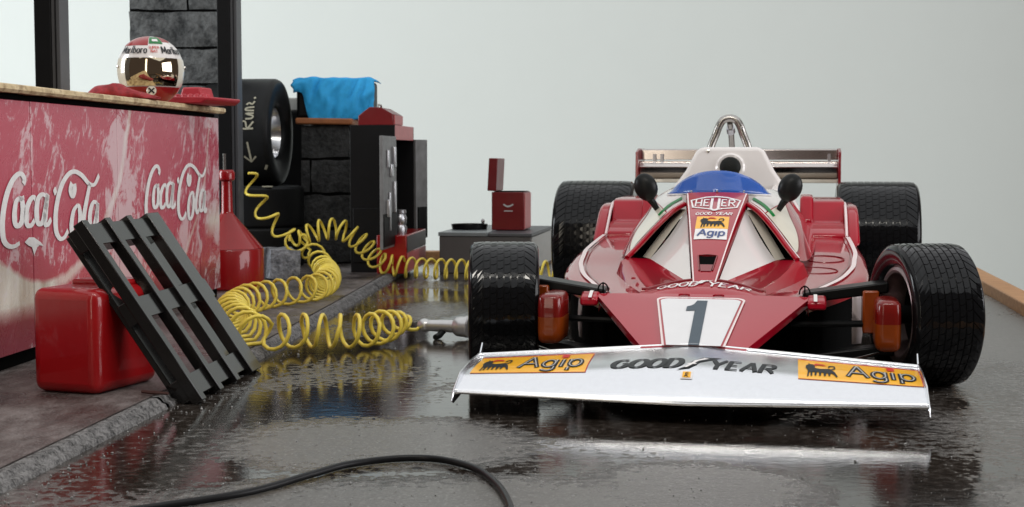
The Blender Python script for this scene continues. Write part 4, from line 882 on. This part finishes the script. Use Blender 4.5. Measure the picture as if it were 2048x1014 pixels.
# stone under the hose
o = block_mesh(.17, .28, .17, 5).build('grey_stone', 'rock', smooth=True, angle=40); o.location = (-1.31, 8.05, .112); o.rotation_euler = (0, R(4), R(20)); tag(o, 'pale grey rough stone block beside the red oil can', 'stone')
o = MB().tube([(-1.07, 4.10, .037), (-1.03, 4.075, .038), (-.985, 4.06, .038)], [.005, .006, .004], 6).build('twig', 'twig', smooth=True); tag(o, 'thin brown twig lying on the pavement at the kerb joint', 'twig')

# ------------------------------------------------------------ coiled hoses, air gun, cable
def coil(path, turns, rad, wire, per=12, twist=0, ellipse=None, seed=0):
    P = crom(path, 10); L = [0]
    for a, b in zip(P, P[1:]): L.append(L[-1] + (b - a).length)
    tot = L[-1]; cum = [0]
    tw = turns if callable(turns) else (lambda t: turns)
    N = 700; ph = [0]
    for i in range(N): ph.append(ph[-1] + tw((i + .5) / N) / N)
    out = []; steps = int(ph[-1] * per); i = 0; pi_ = 0
    for s in range(steps + 1):
        target = s / per
        while pi_ < N - 1 and ph[pi_ + 1] < target: pi_ += 1
        t = (pi_ + (target - ph[pi_]) / max(1e-9, ph[pi_ + 1] - ph[pi_])) / N; d = min(max(t, 0), 1) * tot
        while i < len(L) - 2 and L[i + 1] < d: i += 1
        f = (d - L[i]) / max(1e-9, L[i + 1] - L[i]); p = P[i].lerp(P[i + 1], f); tg = (P[min(i + 2, len(P) - 1)] - P[max(i - 1, 0)]).normalized()
        a = tg.cross(Vector((0, 0, 1))).normalized(); b = a.cross(tg); r = rad(t) if callable(rad) else rad
        r *= 1 + .10 * noise.noise(Vector((target * .37, seed, 2)))
        th = 2 * math.pi * target + twist; q = p + a * r * math.cos(th) + b * r * math.sin(th); q.z = max(q.z, wire + (.03 if q.x < kx(q.y) else .0)); out.append(q)
    return out
h1 = [(-1.47, 7.93, .62), (-1.42, 7.95, .50), (-1.38, 7.97, .40), (-1.31, 8.0, .32), (-1.24, 8.04, .245), (-1.165, 8.15, .19), (-1.03, 7.83, .10), (-.93, 7.2, .095), (-.93, 6.75, .095), (-1.0, 6.58, .095), (-1.09, 6.4, .095), (-1.15, 6.1, .095), (-1.13, 5.72, .095), (-1.01, 5.3, .09), (-.90, 5.08, .085), (-.82, 5.14, .085), (-.74, 5.20, .078), (-.635, 5.22, .074), (-.53, 5.28, .072), (-.465, 5.40, .076), (-.42, 5.52, .075), (-.385, 5.62, .03)]
def t1(t): return interp(t, [(0, 34), (.16, 36), (.2, 42), (.30, 42), (.62, 42), (.84, 42), (.875, 70), (.97, 70), (1, 20)])
pts = coil(h1, t1, lambda t: interp(t, [(0, .05), (.14, .058), (.22, .06), (.55, .062), (.66, .062), (.8, .062), (.94, .060), (1, .006)]), .0082, 14)
pts = pts + [Vector((-.372, 5.64, .034)), Vector((-.352, 5.65, .045))]
tag(MB().tube(pts, .0078, 6).build('coiled_hose', 'yellow_hose', smooth=True, angle=80), 'yellow coiled air hose looping from the post to the silver air gun', 'hose')
h2 = [(-1.27, 8.09, .235), (-1.20, 8.12, .25), (-1.12, 8.13, .285), (-1.03, 8.14, .300), (-.95, 8.14, .285), (-.88, 8.16, .235), (-.82, 8.20, .17), (-.76, 8.25, .10), (-.66, 8.27, .075), (-.55, 8.25, .068), (-.42, 8.2, .066), (-.24, 8.15, .066), (-.04, 8.1, .066), (.26, 8.05, .066), (.6, 8.1, .066)]
tag(MB().tube(coil(h2, 33, lambda t: interp(t, [(0, .03), (.08, .058), (1, .056)]), .0082, 14, seed=4), .0078, 6).build('coiled_hose', 'yellow_hose', smooth=True, angle=80), 'yellow coiled air hose stretched past the open locker toward the rear tyre', 'hose')
ag = thing('air_gun', (-.268, 5.60, 0), 'silver air wrench lying on the wet road beside the front tyre', 'air wrench', R(-17)); ag.scale = (.86, .86, .86)
MB().tube([(-.075, 0, .056), (.055, 0, .056)], [.026, .030], 18).build('barrel', 'gun', ag, smooth=True, angle=40)
MB().lathe([(.0005, .05), (.034, .05), (.044, .062), (.047, .085), (.047, .105), (.050, .106), (.050, .118), (.044, .124), (.0005, .125)], 28, 'X', (0, 0, .056)).build('head', 'gun', ag, smooth=True, angle=35)
mb = MB().lathe([(.0005 + .032 * math.sin(math.pi * k / 10), -.036 * math.cos(math.pi * k / 10)) for k in range(11)], 16, 'X', (-.105, .03, .052)); mb.build('rear_knob', 'gun', ag, smooth=True, angle=80)
MB().tube([(.0, .0, .04), (-.01, -.035, .016), (-.015, -.075, .012)], [.016, .015, .013], 10).build('grip', 'blackplastic', ag, smooth=True)
cb = crom([(-.95, 2.70, .0095), (-.711, 2.86, .0095), (-.556, 2.98, .0095), (-.452, 3.14, .0095), (-.377, 3.25, .0095), (-.266, 3.315, .0095), (-.17, 3.305, .0095), (-.085, 3.21, .0095), (-.037, 3.07, .0095), (-.013, 2.94, .0095), (0, 2.80, .0095), (.01, 2.6, .0095)], 8)
tag(MB().tube(cb, .0082, 10).build('cable', 'cable', smooth=True, angle=80), 'thick black cable curving over the wet road in the foreground', 'cable')
